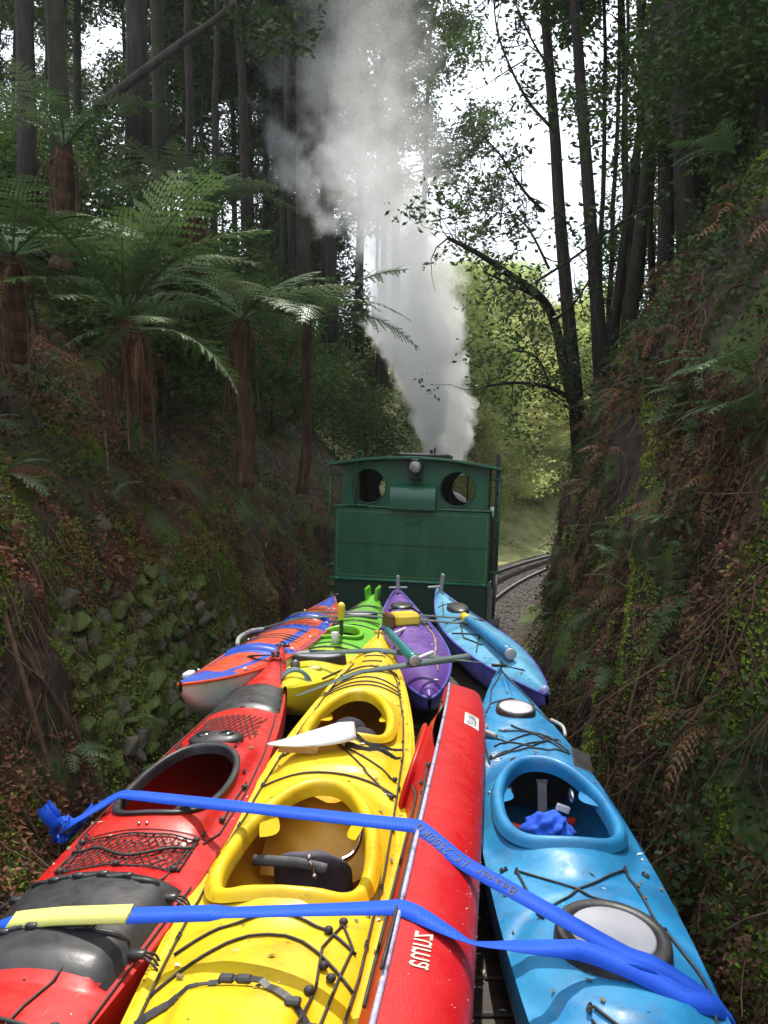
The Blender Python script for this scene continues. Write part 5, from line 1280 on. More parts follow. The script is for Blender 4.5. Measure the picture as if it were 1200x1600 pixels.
def bushes():
    rs = random.Random(14); L = []
    for side, cnt_ in ((-1, 34), (1, 20)):
        for _ in range(cnt_):
            s = rs.uniform(10, 30) if side < 0 else rs.uniform(7, 20); o = side * rs.uniform(2.6, 10) if side < 0 else rs.uniform(3.0, 9); p = tp(s, o, bank_z(s, o)); px, py, f = pxof(p)
            if px < -100 or px > 1300 or (side > 0 and px < 930) or (side < 0 and px > 650): continue
            k = rs.choice(('bushG', 'bushG', 'lowF')); sc = rs.uniform(.6, 1.0) * (.7 if k == 'lowF' else 1); L.append((f, k, p, sc, sc * rs.uniform(.7, 1), 'left' if side < 0 else 'right'))
    L.sort(key=lambda q: q[0]); kn = {}
    for f, k, p, sc, s2, sn in L:
        kn[(k, sn)] = c = kn.get((k, sn), 0) + 1
        place_tree(k, p.x, p.y, p.z - .3, (sc, s2), rs.uniform(0, 6.28), (0, 0), 'forest_shrub', f"{ords[c - 1]}{' nearest' if c > 2 else ''} {'dark leafy shrub' if k == 'bushG' else 'low spreading dark bush'} under the trees on the {sn} slope", 'shrub', 'dark shrubs under the trees')
bushes()
# leaning tree and low limbs over the track on the right
def limb_tree(name, paths, label, leafm, seed, nleaf=2600, leaf=.13, from_=.35):
    root = empty(name, paths[0][0][0], label=label, cat='tree'); c = root.location; rs = np.random.RandomState(seed); b = MB(); P = []
    for pts, r0, r1 in paths:
        q = catmull(pts, 6); n = len(q); b.tube([v - c for v in q], [r0 + (r1 - r0) * i / (n - 1) for i in range(n)], 8)
        for k in range(int(n * from_), n, 2):
            for _ in range(2):
                sp = limb_path(q[k] - c, rs.normal(size=3) * .7 + np.array([0, -.1, .2]), rs.uniform(.5, 1.2), rs, 4, .3, .0)
                b.tube([Vector(v) for v in sp], [.014, .01, .007, .005, .003], 4, cap=False); P += [sp[2], sp[3], sp[4], sp[4]]
    b.build('trunk', M_bark, root, True); P = np.array(P); C = P[rs.randint(0, len(P), nleaf // 10)] + rs.normal(size=(nleaf // 10, 3)) * .14
    C = np.repeat(C, 10, 0) + rs.normal(size=(nleaf // 10 * 10, 3)) * .08; V, F = cards(C, leaf, .2, rs, drop=.2); mobj('crown', npmesh('crown', V, F, leafm), root)
limb_tree('leaning_tree', [([WY(908, 665, 15), WY(885, 590, 14.8), WY(868, 510, 14.5), WY(845, 465, 14), WY(790, 425, 13.6), WY(745, 395, 13.2), WY(700, 372, 13)], .11, .03), ([WY(845, 468, 14), WY(810, 450, 13.8), WY(755, 425, 13.6)], .04, .012), ([WY(868, 500, 14.5), WY(900, 470, 14), WY(930, 420, 13.8)], .03, .01)],
          'crooked dark tree leaning out over the track from the right bank', M_leafd, 31, 1300, .11, .45)
limb_tree('low_branch_tree', [([WY(912, 660, 14.5), WY(895, 628, 14.2), WY(860, 606, 13.8), WY(810, 598, 13.4), WY(760, 603, 13.2)], .06, .018), ([WY(860, 606, 13.8), WY(840, 560, 13.6), WY(800, 545, 13.4)], .025, .01)],
          'low arching branch with glossy leaves above the locomotive on the right', M_leafm, 32, 1900, .09, .3)
limb_tree('branch_spray', [([WY(850, 330, 14), WY(820, 300, 13.6), WY(780, 240, 13.2), WY(740, 200, 13)], .03, .008), ([WY(862, 200, 14), WY(820, 150, 13.6), WY(780, 60, 13.4), WY(770, -20, 13.2)], .03, .008), ([WY(858, 420, 14.4), WY(820, 350, 14), WY(770, 330, 13.6)], .025, .008), ([WY(868, 120, 14.4), WY(830, 60, 14), WY(790, -30, 13.6)], .025, .008)],
          'thin leafy boughs reaching left across the bright sky', M_leafd, 33, 1500, .11, .2)
limb_tree('leaning_log', [([WY(150, 170, 9.5), WY(200, 130, 9.8), WY(280, 70, 10.3), WY(350, 20, 10.8), WY(400, -40, 11)], .06, .04)], 'mossy trunk leaning diagonally across the upper left forest', M_leafd, 34, 500, .12, .8)
limb_tree('leaning_pole', [([WY(838, 440, 12), WY(900, 400, 11.4), WY(960, 355, 10.8), WY(1030, 310, 10)], .02, .014)], 'thin pale bare pole slanting up to the right bank', M_leafd, 35, 60, .1, .9)

# sunlit scrub and trees round the bend
def scrub():
    rs = random.Random(5); L = []
    for _ in range(40):
        d = rs.uniform(29, 62); px = rs.uniform(700, 960); x = (px - 600) / FPX * d; s_ = d
        L.append((rs.choice(('sunH', 'sunI', 'sunI', 'sunH', 'sunJ')) if d > 50 else rs.choice(('sunI', 'sunI', 'sunI', 'sunH')), x, d))
    for px, d in ((792, 27), (812, 29), (835, 33), (850, 36), (780, 24.5), (770, 22), (700, 24), (660, 23), (735, 26), (690, 34), (715, 38), (800, 31), (822, 33), (845, 38), (862, 42), (785, 34), (808, 40), (770, 30), (835, 45)): L.append(('sunI' if px > 760 else 'sunH', (px - 600) / FPX * d, d))
    L.sort(key=lambda q: q[2]); cn = {}
    for k, x, y in L:
        px, py, f = pxof((x, y, 0))
        # keep the track and the pale strip beside it clear
        rr = sqrt((x - RC) ** 2 + (y - S0) ** 2); o = RC - rr
        if -3.6 < o < 3 : continue
        z = max(0, min(9, (y - 34) * .22)) if o < 0 else 0
        if o < 0: z = max(z, bank_z(S0 + RC * atan2(y - S0, RC - x) , max(-40, min(-1.2, o))) - .25)
        i = cn.get(k, 0); cn[k] = i + 1; sc = rs.uniform(.75, 1.1) * (.8 if k == 'sunI' and y < 30 else 1)
        if px > 690:
            lim = (315 * y / FPX + 2.6 - z) / {'sunH': 8, 'sunI': 5, 'sunJ': 14}[k]; sc = min(sc, lim)
            if sc < .35: continue
        nm = {'sunH': 'pale green sunlit bushy tree', 'sunI': 'olive brown sunlit shrub', 'sunJ': 'tall sunlit gum tree'}[k]
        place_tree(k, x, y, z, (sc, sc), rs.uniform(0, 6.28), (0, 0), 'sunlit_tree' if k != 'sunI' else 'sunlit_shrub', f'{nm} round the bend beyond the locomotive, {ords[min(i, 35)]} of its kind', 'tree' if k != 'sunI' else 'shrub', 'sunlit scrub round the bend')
scrub()
def hills():
    V = []; n = 40
    for j in range(14):
        for i in range(n):
            x = -90 + 9 * i; y = 66 + 12 * j; h = 30 * sstep(58, 190, y + .25 * x) + 3 * mnoise.noise(Vector((x * .03, y * .03, 0))) - .3
            V.append((x, y, h))
    i, j = np.meshgrid(np.arange(n - 1), np.arange(13)); a = (j * n + i).ravel()
    mobj('hillside', npmesh('hillside', V, np.stack([a, a + 1, a + n + 1, a + n], 1), mat('hill_scrub', [(.05, .08, .02), (.1, .13, .04)], rough=.9, scale=.4), True), kind='structure')
    rs = np.random.RandomState(3); C = []
    for _ in range(900):
        x, y = rs.uniform(-20, 90), rs.uniform(72, 190); h = 30 * sstep(58, 190, y + .25 * x); C.append((x, y, h, rs.uniform(2.2, 4.5)))
    C = np.array(C); k = 46; d = rs.normal(size=(len(C), k, 3)); d /= np.linalg.norm(d, axis=2)[:, :, None]; d[:, :, 2] = abs(d[:, :, 2])
    P = (C[:, None, :3] + d * C[:, None, 3:4] * rs.uniform(.7, 1.05, (len(C), k, 1)) * np.array([1, 1, 1.2])).reshape(-1, 3)
    V, F = cards(P, 1.5, .4, rs); mobj('distant_woodland', npmesh('distant_woodland', V, F, leafmat('hazy_foliage', [(.12, .17, .07), (.2, .25, .12), (.3, .34, .18)], .3, scale=.15)), kind='stuff', label='pale distant woodland covering the hillside under the bright sky', cat='woodland')
hills()

# ------------------------------------------------------------------ ferns
def frond_mesh(name, L, npin, wid, arch, m, seed, sub=9, dead=False):
    rs = np.random.RandomState(seed); V = []; F = []
    def quad(a, b, c, d): i = len(V); V.extend([a, b, c, d]); F.append((i, i + 1, i + 2, i + 3))
    def rac(f):                                  # rachis: rises then arches over
        return Vector((L * (f - .10 * arch * f * f), 0, L * (.42 * f - arch * .75 * f * f)))
    n = 24; prev = rac(0)
    for i in range(n):
        p, q = rac(i / n), rac((i + 1) / n); w = .010 * L * (1 - .8 * i / n); quad(p + Vector((0, -w, 0)), q + Vector((0, -w * .9, 0)), q + Vector((0, w * .9, .0)), p + Vector((0, w, 0)))
        quad(p + Vector((0, 0, -w)), q + Vector((0, 0, -w)), q + Vector((0, 0, w)), p + Vector((0, 0, w)))
    for k in range(npin):
        f = .16 + .83 * k / npin; p = rac(f); t = (rac(f + .01) - p).normalized(); pl = wid * L * (sin(pi * min(1, (f - .08) / .92) ** .85) ** .7) * rs.uniform(.70, 1.1)
        for sd_ in (-1, 1):
            d = (Vector((0, sd_, 0)) + t * rs.uniform(.25, .65)).normalized(); dz = -rs.uniform(.15, .6) if not dead else -1.3; up = Vector((-t.z, 0, t.x))
            nn = max(3, int(sub * pl / (wid * L))); tw = rs.uniform(-.25, .25)
            pt = lambda g: p + d * pl * g + up * (.10 * pl * g) + Vector((0, 0, dz * pl * g * g * .6)) + Vector((0, 0, tw * pl * g * .3))
            for j in range(nn):
                g0 = j / nn; a = pt(g0); e = pt(min(1, g0 + 1.0 / nn)); tt = (e - a); lw = wid * L * (.105 if L > 1 else .17) * (1 - .75 * g0 ** 1.5); s1 = t * lw
                for s2 in (-1, 1):
                    tip = a + tt * .9 + s1 * s2 + Vector((0, 0, -lw * .15)); quad(a, a + tt * .25 + s1 * s2 * .55, tip, a + tt * .85)
    return npmesh(name, [tuple(v) for v in V], F, m)
FR = [frond_mesh('frond', 1.7, 19, .22, .55, M_fern, 1), frond_mesh('frond', 1.6, 18, .24, .75, M_fern, 2), frond_mesh('frond', 1.7, 19, .22, .95, M_fernb, 3), frond_mesh('frond', 1.5, 18, .24, .45, M_fernb, 4)]
FD = [frond_mesh('dead_frond', 1.2, 16, .10, 1.4, M_ferny, 5, dead=True), frond_mesh('dead_frond', 1.1, 15, .12, .8, M_ferny, 6, dead=True)]
FS = [frond_mesh('frond', .5, 13, .20, .55, M_fern, 11, 4), frond_mesh('frond', .45, 12, .22, .85, M_fernb, 12, 4), frond_mesh('frond', .5, 12, .18, 1.0, M_fern, 13, 4)]
FSD = [frond_mesh('dead_frond', .5, 12, .17, 1.2, M_ferny, 14, 4, dead=True)]
def tree_fern(crown, base, nf, label, seed, sc=1.0, skirt=8, tilt=(0, 0), el=(.1, .75), r=.09):
    rs = random.Random(seed); root = empty('tree_fern', base, label=label, cat='tree fern', group='tree ferns on the left bank'); c = Vector(base); q = [Vector((0, 0, 0)), (Vector(crown) - c) * .35 + Vector((.05, 0, 0)), (Vector(crown) - c) * .7, Vector(crown) - c]
    b = MB(); pts = catmull(q, 6); b.tube(pts, [r * (1.5 - .5 * min(1, i / 8)) * (1 + .12 * sin(i * 2.1)) for i in range(len(pts))], 12)
    for k in range(12):
        a = rs.uniform(0, 6.28); i = rs.randrange(len(pts) - 2, len(pts)); p = pts[i]; o_ = Vector((cos(a), sin(a), 0)) * r * 1.1; L = rs.uniform(.3, 1.1)
        b.tube([p + o_ * .6, p + o_ * 1.5 + Vector((0, 0, -.15)), p + o_ * 1.5 + Vector((rs.uniform(-.06, .06), rs.uniform(-.06, .06), -L))], .009, 4, cap=False)
    b.build('trunk', mat('fibrous_fern_trunk', [(.02, .012, .008), (.07, .035, .018), (.14, .075, .04)], rough=.95, scale=14, stretch=(1, 1, .12), bump=(40, 1, .02, 4, (1, 1, .1))), root)
    top = Vector(crown) - c
    for k in range(nf):
        a = 2 * pi * k / nf + rs.uniform(-.25, .25); e = rs.uniform(*el); s = sc * rs.uniform(.8, 1.1)
        o = mobj('frond', rs.choice(FR), root, top + Vector((0, 0, .0)), (tilt[0] + rs.uniform(-.15, .15), -e + .15, a)); o.scale = (s, s, s)
    for k in range((skirt + 1) // 2):
        a = rs.uniform(0, 6.28); s = sc * rs.uniform(.6, .9); o = mobj('dead_frond', rs.choice(FD), root, top + Vector((0, 0, -.08)), (rs.uniform(-.3, .3), rs.uniform(.5, 1.1), a)); o.scale = (s, s, s)
tree_fern(WY(378, 500, 9.0), WY(378, 760, 9.2), 16, 'tree fern with a full umbrella crown on a dark trunk, nearest the locomotive', 1, .85, 3)
tree_fern(WY(195, 500, 7.0), WY(215, 640, 7.2), 15, 'large tree fern with upright fronds at the upper left', 2, .9, 4, el=(.3, 1.1))
tree_fern(WY(480, 505, 11.5), WY(472, 770, 11.9), 13, 'slender tree fern half veiled by the steam', 3, .95, 5, r=.06)
tree_fern(WY(215, 515, 6.4), WY(225, 640, 6.7), 7, 'small tree fern with drooping pale fronds below the large one', 4, .62, 4, el=(-.2, .2), r=.06)
tree_fern(WY(20, 400, 6.6), WY(15, 560, 6.8), 12, 'tree fern cut by the left edge of the view', 5, .9, 6)
tree_fern(WY(300, 330, 11), WY(300, 470, 11.2), 12, 'tree fern behind the large one, higher on the left bank', 6, .9, 5, el=(.3, .9))
tree_fern(WY(100, 230, 9.5), WY(95, 420, 9.8), 11, 'tree fern with red-brown dead fronds at the upper left', 7, .8, 12, el=(.4, 1.0))

def sample_bank(side, n, rs, smax=22, smin=-1.5, zmax=9, bias=1.0):
    V, F, ns = BANK[side]; C = V[F].mean(1); s_i = np.arange(len(F)) // (NP - 1); S = np.array(SG)[np.minimum(s_i, len(SG) - 1)]
    A = V[F]; nrm = np.cross(A[:, 1] - A[:, 0], A[:, 3] - A[:, 0]); ar = np.linalg.norm(nrm, axis=1); nrm /= ar[:, None] + 1e-12
    w = ar * (S < smax) * (S > smin) * (C[:, 2] < zmax) * (C[:, 2] > -.05) / (1 + (C[:, 1].clip(2) / 7) ** 2) ** bias
    px = 600 + FPX * C[:, 0] / C[:, 1].clip(.5); w = w * ((px > -160) & (px < 1360) & (C[:, 1] > .8)); w /= w.sum()
    i = rs.choice(len(F), n, p=w); u = rs.uniform(size=(n, 1)); v = rs.uniform(size=(n, 1)); Q = V[F[i]]
    P = (Q[:, 0] * (1 - u) + Q[:, 1] * u) * (1 - v) + (Q[:, 3] * (1 - u) + Q[:, 2] * u) * v
    N = nrm[i]; N = np.where(((np.array([0, 5, 4]) - P) * N).sum(1)[:, None] < 0, -N, N); return P, N
def nz_(P, sc, seed): return np.array([mnoise.noise(Vector(p) * sc + Vector((seed, seed * 2, 0))) for p in P])
def ground_cover():
    rs = np.random.RandomState(77)
    for side, nm in ((-1, 'left'), (1, 'right')):
        P, N = sample_bank(side, 210000, rs, 20, zmax=5.5, bias=1.2); f = nz_(P, 1.1, 3) + .35 * nz_(P, 4, 8) - .05 * (P[:, 2] - 2); k = f > (.0 if side < 0 else .02); P, N = P[k], N[k]; P = P + N * rs.uniform(-.005, .03, (len(P), 1))
        V, F = cards(P, .020, .42, rs); mobj('moss', npmesh('moss', V, F, M_moss), kind='stuff', label=f'bright green moss growing on the {nm} bank', cat='moss')
        P, N = sample_bank(side, 190000, rs, 22, zmax=8, bias=1.1); f = nz_(P, .9, 13) + .4 * nz_(P, 4, 18); k = (f > (-.12 if side < 0 else -.1)) & ~((side < 0) & (P[:, 2] < 1.7) & (P[:, 1] > 5) & (P[:, 1] < 10) & (rs.rand(len(P)) < .8)); P, N = P[k], N[k]; P = P + N * rs.uniform(.0, .06, (len(P), 1))
        V, F = cards(P, .036, .24, rs, drop=.5); mobj('leaf_litter', npmesh('leaf_litter', V, F, M_lit if side < 0 else leafmat('shaded_leaf_litter', [(.035, .014, .008), (.12, .055, .028), (.34, .17, .10)], .1, rough=.75, scale=6)), kind='stuff', label=f'brown dead leaves and bark caught on the {nm} bank', cat='leaf litter')  # right bank litter is a darker copy, its shade put into the colour
        P, N = sample_bank(side, 26000, rs, 40, zmax=14, bias=.7); f = nz_(P, .8, 33) + .10 * (P[:, 2] - 3.0); k = (f > .08) & ~((side < 0) & (P[:, 2] < 2.1) & (P[:, 1] > 4.5) & (P[:, 1] < 11)); P, N = P[k], N[k]; P = np.repeat(P, 3, 0) + rs.normal(size=(len(P) * 3, 3)) * .07; P = P + np.repeat(N, 3, 0) * rs.uniform(.02, .18, (len(P), 1))
        V, F = cards(P, .05, .28, rs, drop=.3); mobj('creeping_plants', npmesh('creeping_plants', V, F, M_leafd), kind='stuff', label=f'small dark-leaved creepers covering the {nm} slope', cat='undergrowth')
        P, N = sample_bank(side, 3200, rs, 16, zmax=6); b = MB()                                                   # hanging roots and fallen twigs
        for p, n in zip(P, N):
            p, n = Vector(p), Vector(n); L = rs.uniform(.15, .8); d = Vector((rs.normal() * .3, rs.normal() * .4, -1)).normalized(); q = p + n * .03
            pts = [q]; 
            for j in range(4): q = q + d * L / 4 + n * rs.uniform(-.01, .03); d = (d + Vector(rs.normal(size=3)) * .22).normalized(); pts.append(q)
            b.tube(pts, [.0035, .0035, .003, .0025, .0015] if rs.rand() < .88 else [.009, .008, .007, .006, .004], 4, cap=False)
        b.build('hanging_roots', M_root, kind='stuff', label=f'thin brown roots and twigs hanging down the {nm} bank', cat='roots')
ground_cover()
def bank_ferns():
    rs = np.random.RandomState(5); cn = {-1: 0, 1: 0}; kn = {}
    for side, n in ((-1, 40), (1, 90)):
        P, N = sample_bank(side, n * 4, rs, 19, smin=2, zmax=7, bias=.9); k = (P[:, 2] > (1.6 if side < 0 else 1.0)) & ((side < 0) | (P[:, 1] < 10) | (P[:, 2] > 3)); P, N = P[k][:n], N[k][:n]; order = np.argsort(P[:, 1])
        for i in order:
            p, nn = Vector(P[i]), Vector(N[i]); dead = rs.rand() < .28; c = cn[side]; cn[side] += 1; sn = 'left' if side < 0 else 'right'
            key = (dead, side, hgt := ('low' if p.z < 2.6 else ('high' if p.z > 4.4 else 'halfway up'))); kn[key] = kn.get(key, 0) + 1
            root = empty('fern', p + nn * .02, label=f"{ords[min(29, kn[key] - 1)]}{' nearest' if kn[key] > 2 else ''} {'withered brown' if dead else 'small green'} fern {hgt} on the {sn} bank", cat='fern', group='small ferns on the banks')
            az = atan2(nn.y, nn.x)
            for j in range(rs.randint(4, 8)):
                a = az + rs.uniform(-1.5, 1.5); s = rs.uniform(.45, .95); o = mobj('frond', (FSD[0] if dead or rs.rand() < .25 else FS[rs.randint(3)]), root, (0, 0, 0), (rs.uniform(-.4, .4), rs.uniform(-.5, .5), a)); o.scale = (s, s, s)
    # a few large individual ones, lower right of the slope
    for px, py, d, s in ((1185, 600, 6.0, .85), (1195, 665, 5.6, .75), (1080, 625, 7.0, .55), (1075, 675, 7.0, .55), (1060, 830, 7.2, .4), (1150, 250, 7.5, .9), (850, 745, 19, 1.5), (100, 1195, 5.2, .45)):
        p = hit2(px, py); nm = f'fern with broad pale fronds on the {"right" if px > 600 else "left"} bank at {"head" if py < 700 else "wheel"} height'
        root = empty('fern', p, label={1185: 'broad pale fern reaching in from the right edge', 1195: 'second pale fern just below at the right edge', 1080: 'light green fern with blunt leaflets on the right slope', 1075: 'lower light green fern on the right slope', 1060: 'tiny pale fern low on the mossy right bank', 1150: 'long pale frond fern high on the right slope', 850: 'fern beside the bend behind the right bank', 100: 'small bright fern low on the left bank'}[px], cat='fern', group='small ferns on the banks')
        for j in range(5):
            o = mobj('frond', FS[j % 2 + (0 if px > 600 else 1)], root, (0, 0, .05), (.2 * j - .4, -.1 - .1 * (j % 2), (pi if px > 600 else 0) + .5 * (j - 2))); o.scale = (s * 1.4,) * 3
def hit2(px, py):
    ok, p, n, i, o, _ = SC.ray_cast(DG2, EYE, ray(px, py).normalized()); return p + n * .03 if ok else WY(px, py, 7)
BVH = None
from mathutils.bvhtree import BVHTree
_V = np.concatenate([BANK[-1][0], BANK[1][0]]); _F = np.concatenate([BANK[-1][1], BANK[1][1] + len(BANK[-1][0])])
BVH = BVHTree.FromPolygons([tuple(v) for v in _V], [tuple(int(i) for i in f) for f in _F])
def hit2(px, py):
    loc, n, i, d = BVH.ray_cast(EYE, ray(px, py).normalized()); return loc + (-n if n.dot(ray(px, py)) > 0 else n) * .03 if loc else WY(px, py, 7)
bank_ferns()

# ------------------------------------------------------------------ mossy dry-stone facing low on the left bank
def stones():
    root = empty('stone_wall', tp(6.5, -1.75, 0), label='rough wall of mossy stones at the foot of the left bank beside the far kayaks', cat='stone wall'); c = root.location
    Mst = mat('mossy_stone', [(.12, .11, .065), (.13, .17, .035), (.24, .30, .07)], rough=.9, scale=7, bump=(25, .8, .02, 5)); Msb = mat('bare_stone', [(.10, .085, .065), (.20, .17, .13), (.07, .09, .03)], rough=.85, scale=6, bump=(20, .8, .02, 5)); ms = []
    rr = random.Random(4)
    for k in range(14):                                              # angular broken stones
        bm = bmesh.new()
        for _ in range(13):
            v = Vector((rr.gauss(0, 1), rr.gauss(0, 1), rr.gauss(0, 1))).normalized(); m_ = max(abs(v.x), abs(v.y), abs(v.z)); bm.verts.new(v * (.45 + .5 * rr.random() / m_))
        bmesh.ops.convex_hull(bm, input=bm.verts); bmesh.ops.delete(bm, geom=[v for v in bm.verts if not v.link_faces], context='VERTS')
        bmesh.ops.bevel(bm, geom=bm.edges[:], offset=.07, segments=1, affect='EDGES')
        me = bpy.data.meshes.new('stone'); bm.to_mesh(me); bm.free(); me.materials.append(Mst if k % 4 else Msb); ms.append(me)
    rs = random.Random(8); z = .12
    P = []
    rows = 0
    while z < 1.75 and len(P) < 300:
        hgt = rs.uniform(.11, .2); s = 5.3 + rs.uniform(0, .3); smax = 9.8 - max(0, z - .9) * 2.2
        while s < smax:
            w = rs.choice((.12, .15, .2, .26, .3)) * rs.uniform(.8, 1.2); P.append((s + w / 2, z + rs.uniform(-.03, .03), w, hgt)); s += w * .92
        z += hgt * .92
    for s, z, w, h in P[:300]:
        A, B = PL1, PL1; o = None
        for p, q in zip(PL1, PL1[1:]):
            if p.y <= z <= q.y: o = p.x + (q.x - p.x) * (z - p.y) / max(1e-6, q.y - p.y); break
        if o is None: continue
        # sit on the displaced face of the bank
        P0 = tp(s, -.3, z); rt = tpos(s)[2]; loc, n, i, d = BVH.ray_cast(P0, -rt)
        if loc is None: continue
        q = loc + rt * rs.uniform(-.03, .055) - c; ob = mobj('stone', rs.choice(ms), root, q, (rs.uniform(-.3, .3), rs.uniform(-.3, .3), rs.uniform(-.4, .4) - (s - S0) / RC * (s > S0)))
        ob.scale = (rs.uniform(.08, .13), w * .62, h * rs.uniform(.55, .75))
    for (px, py, w, lab) in ((160, 826, .17, 'pale squared stone sticking out of the mossy left bank'), (222, 1140, .2, 'large flat mossy stone leaning at the foot of the left bank'), (480, 830, .2, 'dark stone half buried beside the locomotive')):
        p = hit2(px, py); me = ms[4 if px == 160 else 2]; o = mobj('boulder', me, None, p, (.3, .2, px)); o.scale = (w * .6, w, w * .75); tag(o, lab, 'rock', 'rocks set in the left bank')
def stone_moss():
    rs = np.random.RandomState(2); P, N = sample_bank(-1, 34000, rs, 10, smin=5, zmax=2.2, bias=0); f = nz_(P, 2.2, 5); k = f > -.02; P, N = P[k], N[k]; P = P + N * rs.uniform(.01, .11, (len(P), 1))
    V, F = cards(P, .017, .45, rs); mobj('moss', npmesh('moss', V, F, M_moss), kind='stuff', label='moss growing between and over the stones at the foot of the left bank', cat='moss')
stones(); stone_moss()
# old fallen fronds, sticks on the left bank
def sticks():
    for i, (a, b_, r, lab) in enumerate((((0, 960, 5.0), (70, 1200, 4.8), .014, 'long brown stick slanting down the far left of the bank'), ((20, 1010, 5), (130, 1180, 5.0), .012, 'brown stick lying left of the mossy stones'), ((335, 945, 8), (345, 1020, 7.8), .008, 'thin orange stem standing before the stone wall'), ((385, 965, 8.5), (402, 1010, 8.3), .007, 'short orange stem beside the far left kayak'), ((158, 640, 6.5), (168, 760, 6.4), .012, 'pale hanging stem under the small tree fern'), ((985, 1130, 5.6), (1010, 1040, 5.8), .01, 'brown stick low on the right bank'))):
        p, q = hit2(a[0], a[1]), hit2(b_[0], b_[1]); off = (EYE - p).normalized() * .06; m_ = (p + q) / 2 + off * 1.5; rt = MB(); rt.tube(catmull([p + off - m_, Vector((rng.uniform(-.03, .03), 0, .02)), q + off - m_], 6), r, 6); o = rt.build('stick', M_root, loc=m_); tag(o, lab, 'stick', 'sticks on the banks')
sticks()

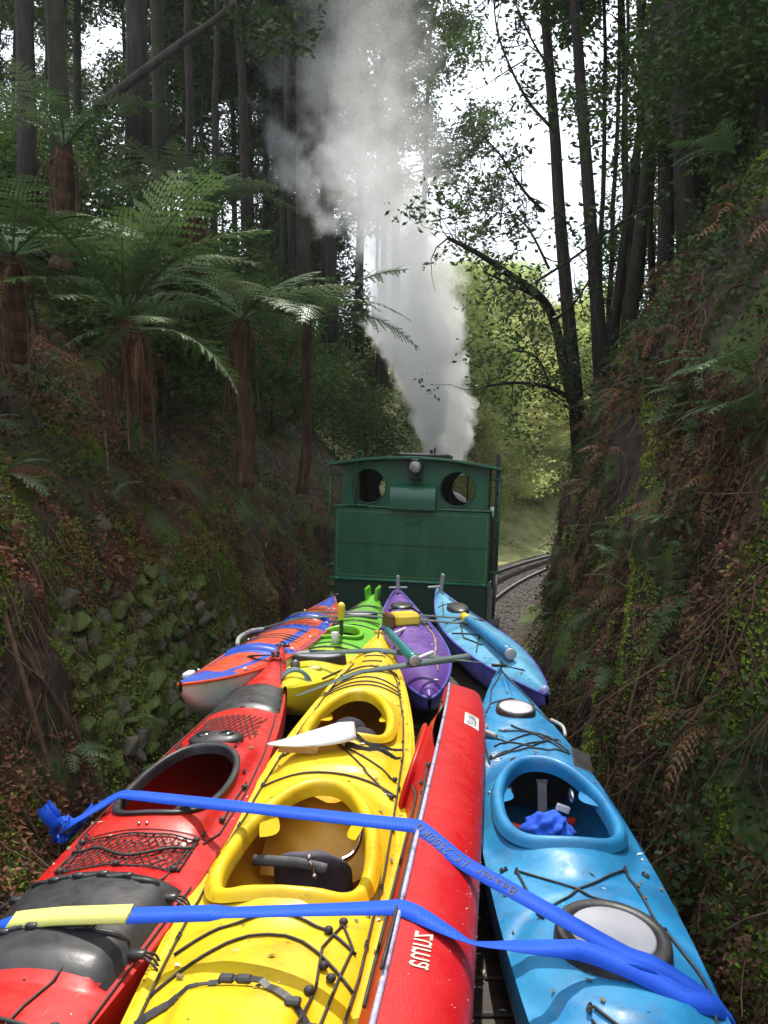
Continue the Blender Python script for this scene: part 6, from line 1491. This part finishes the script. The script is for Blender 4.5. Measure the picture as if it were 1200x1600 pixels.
# ------------------------------------------------------------------ steam
def steam():
    b = MB(); rings = []; Z = [(2.62, 1.12, 14.9, .95), (3.3, 1.05, 14.9, 1.15), (4.2, .8, 14.8, 1.35), (5.5, .3, 14.5, 2.1), (7, -.4, 14.4, 2.8), (9, -.8, 14.2, 3.0), (11.5, -.7, 14.0, 3.1), (14, -.6, 13.8, 3.1)]
    for z, x, y, r in Z: rings.append([Vector((x + r * 1.15 * cos(2 * pi * i / 20), y + r * .8 * sin(2 * pi * i / 20), z)) for i in range(20)])
    b.loft(rings); m = bpy.data.materials.new('steam'); m.use_nodes = True; t = m.node_tree; t.nodes.clear(); N = t.nodes.new; Lk = t.links.new
    out = N('ShaderNodeOutputMaterial'); pv = N('ShaderNodeVolumePrincipled'); Lk(pv.outputs[0], out.inputs['Volume']); pv.inputs['Color'].default_value = (1, 1, 1, 1); pv.inputs['Anisotropy'].default_value = .3
    tc_ = N('ShaderNodeTexCoord'); sp = N('ShaderNodeSeparateXYZ'); Lk(tc_.outputs['Object'], sp.inputs[0])
    def curve(pts, z0=2.6, z1=14.0):
        mr = N('ShaderNodeMapRange'); mr.inputs['From Min'].default_value = z0; mr.inputs['From Max'].default_value = z1; Lk(sp.outputs['Z'], mr.inputs['Value'])
        fc = N('ShaderNodeFloatCurve'); c = fc.mapping.curves[0]; lo = min(v for _, v in pts); hi = max(v for _, v in pts)
        P = [((z - z0) / (z1 - z0), (v - lo) / (hi - lo)) for z, v in pts]; c.points[0].location = P[0]; c.points[1].location = P[-1]
        for q in P[1:-1]: c.points.new(*q)
        fc.mapping.update(); Lk(mr.outputs['Result'], fc.inputs['Value']); m2 = N('ShaderNodeMapRange'); m2.inputs['To Min'].default_value = lo; m2.inputs['To Max'].default_value = hi; Lk(fc.outputs['Value'], m2.inputs['Value']); return m2.outputs['Result']
    def M(op, a, b_=None):
        n = N('ShaderNodeMath'); n.operation = op
        for i, v in enumerate((a, b_)):
            if v is None: continue
            if isinstance(v, (int, float)): n.inputs[i].default_value = v
            else: Lk(v, n.inputs[i])
        return n.outputs[0]
    # large slow noise bends the whole column, finer noise makes the billows
    n1 = N('ShaderNodeTexNoise'); n1.inputs['Scale'].default_value = .9; n1.inputs['Detail'].default_value = 6; n1.inputs['Roughness'].default_value = .62; Lk(tc_.outputs['Object'], n1.inputs['Vector'])
    n2 = N('ShaderNodeTexNoise'); n2.inputs['Scale'].default_value = 3.0; n2.inputs['Detail'].default_value = 4; Lk(tc_.outputs['Object'], n2.inputs['Vector'])
    col = []
    for cx, cy, R in (([(2.6, 1.0), (3.3, .80), (4.5, .55), (6, .25), (9, -.4), (14, -.55)], [(2.6, 14.4), (14, 14.0)], [(2.6, .09), (3.3, .27), (4.5, .50), (6, .78), (9, 1.0), (14, 1.15)]),
                      ([(2.6, 1.2), (3.2, 1.22), (4.5, 1.05), (6, .85), (7.5, .5), (14, -.1)], [(2.6, 14.95), (14, 14.3)], [(2.6, .16), (3.1, .32), (4.5, .44), (6, .58), (7.5, .68), (14, .95)])):
        dx = M('SUBTRACT', sp.outputs['X'], curve(cx)); dy = M('SUBTRACT', sp.outputs['Y'], curve(cy)); r = M('SQRT', M('ADD', M('MULTIPLY', dx, dx), M('MULTIPLY', dy, dy))); q = M('DIVIDE', r, curve(R)); col.append(q)
    dx = M('SUBTRACT', sp.outputs['X'], curve([(2.6, .2), (5, .1), (7, -1.0), (9, -1.9), (14, -1.6)])); dy = M('SUBTRACT', sp.outputs['Y'], 14.0); r3 = M('SQRT', M('ADD', M('MULTIPLY', dx, dx), M('MULTIPLY', dy, dy))); col.append(M('DIVIDE', r3, curve([(2.6, .02), (5, .2), (6.5, .7), (9, .9), (14, .8)])))
    q = M('MINIMUM', col[0], col[1]); q = M('MINIMUM', q, M('ADD', col[2], .62)); amp = curve([(2.6, .5), (3.5, 1.5), (6, 1.9), (14, 2.2)]); q = M('ADD', q, M('MULTIPLY', M('SUBTRACT', n1.outputs['Fac'], .5), amp)); q = M('ADD', q, M('MULTIPLY', M('SUBTRACT', n2.outputs['Fac'], .5), 1.7))
    edge = N('ShaderNodeMapRange'); edge.interpolation_type = 'SMOOTHSTEP'; Lk(q, edge.inputs['Value']); edge.inputs['From Min'].default_value = 1.05; Lk(curve([(2.6, .97), (4.5, .85), (7, .5), (14, .1)]), edge.inputs['From Max'])
    edge.inputs['To Min'].default_value = 0; edge.inputs['To Max'].default_value = 1
    D = curve([(2.6, 6), (4, 4.6), (5.5, 2.6), (7, 1.25), (9, .42), (14, .15)]); Lk(M('MULTIPLY', edge.outputs['Result'], D), pv.inputs['Density'])
    o = b.build('steam_plume', m, kind='stuff'); tag(o, 'white steam billowing up from the locomotive chimney into the trees', 'steam')
steam()

# ------------------------------------------------------------------ the moist air of the valley
def haze():
    b = MB(); b.box((60, 100, 21), (700, 560, 45)); m = bpy.data.materials.new('haze'); m.use_nodes = True; t = m.node_tree; t.nodes.clear()
    o = t.nodes.new('ShaderNodeOutputMaterial'); p = t.nodes.new('ShaderNodeVolumePrincipled'); p.inputs['Density'].default_value = .0006; p.inputs['Color'].default_value = (.95, .97, 1, 1); p.inputs['Anisotropy'].default_value = .3
    t.links.new(p.outputs[0], o.inputs['Volume']); b.build('haze', m, kind='stuff')
haze()
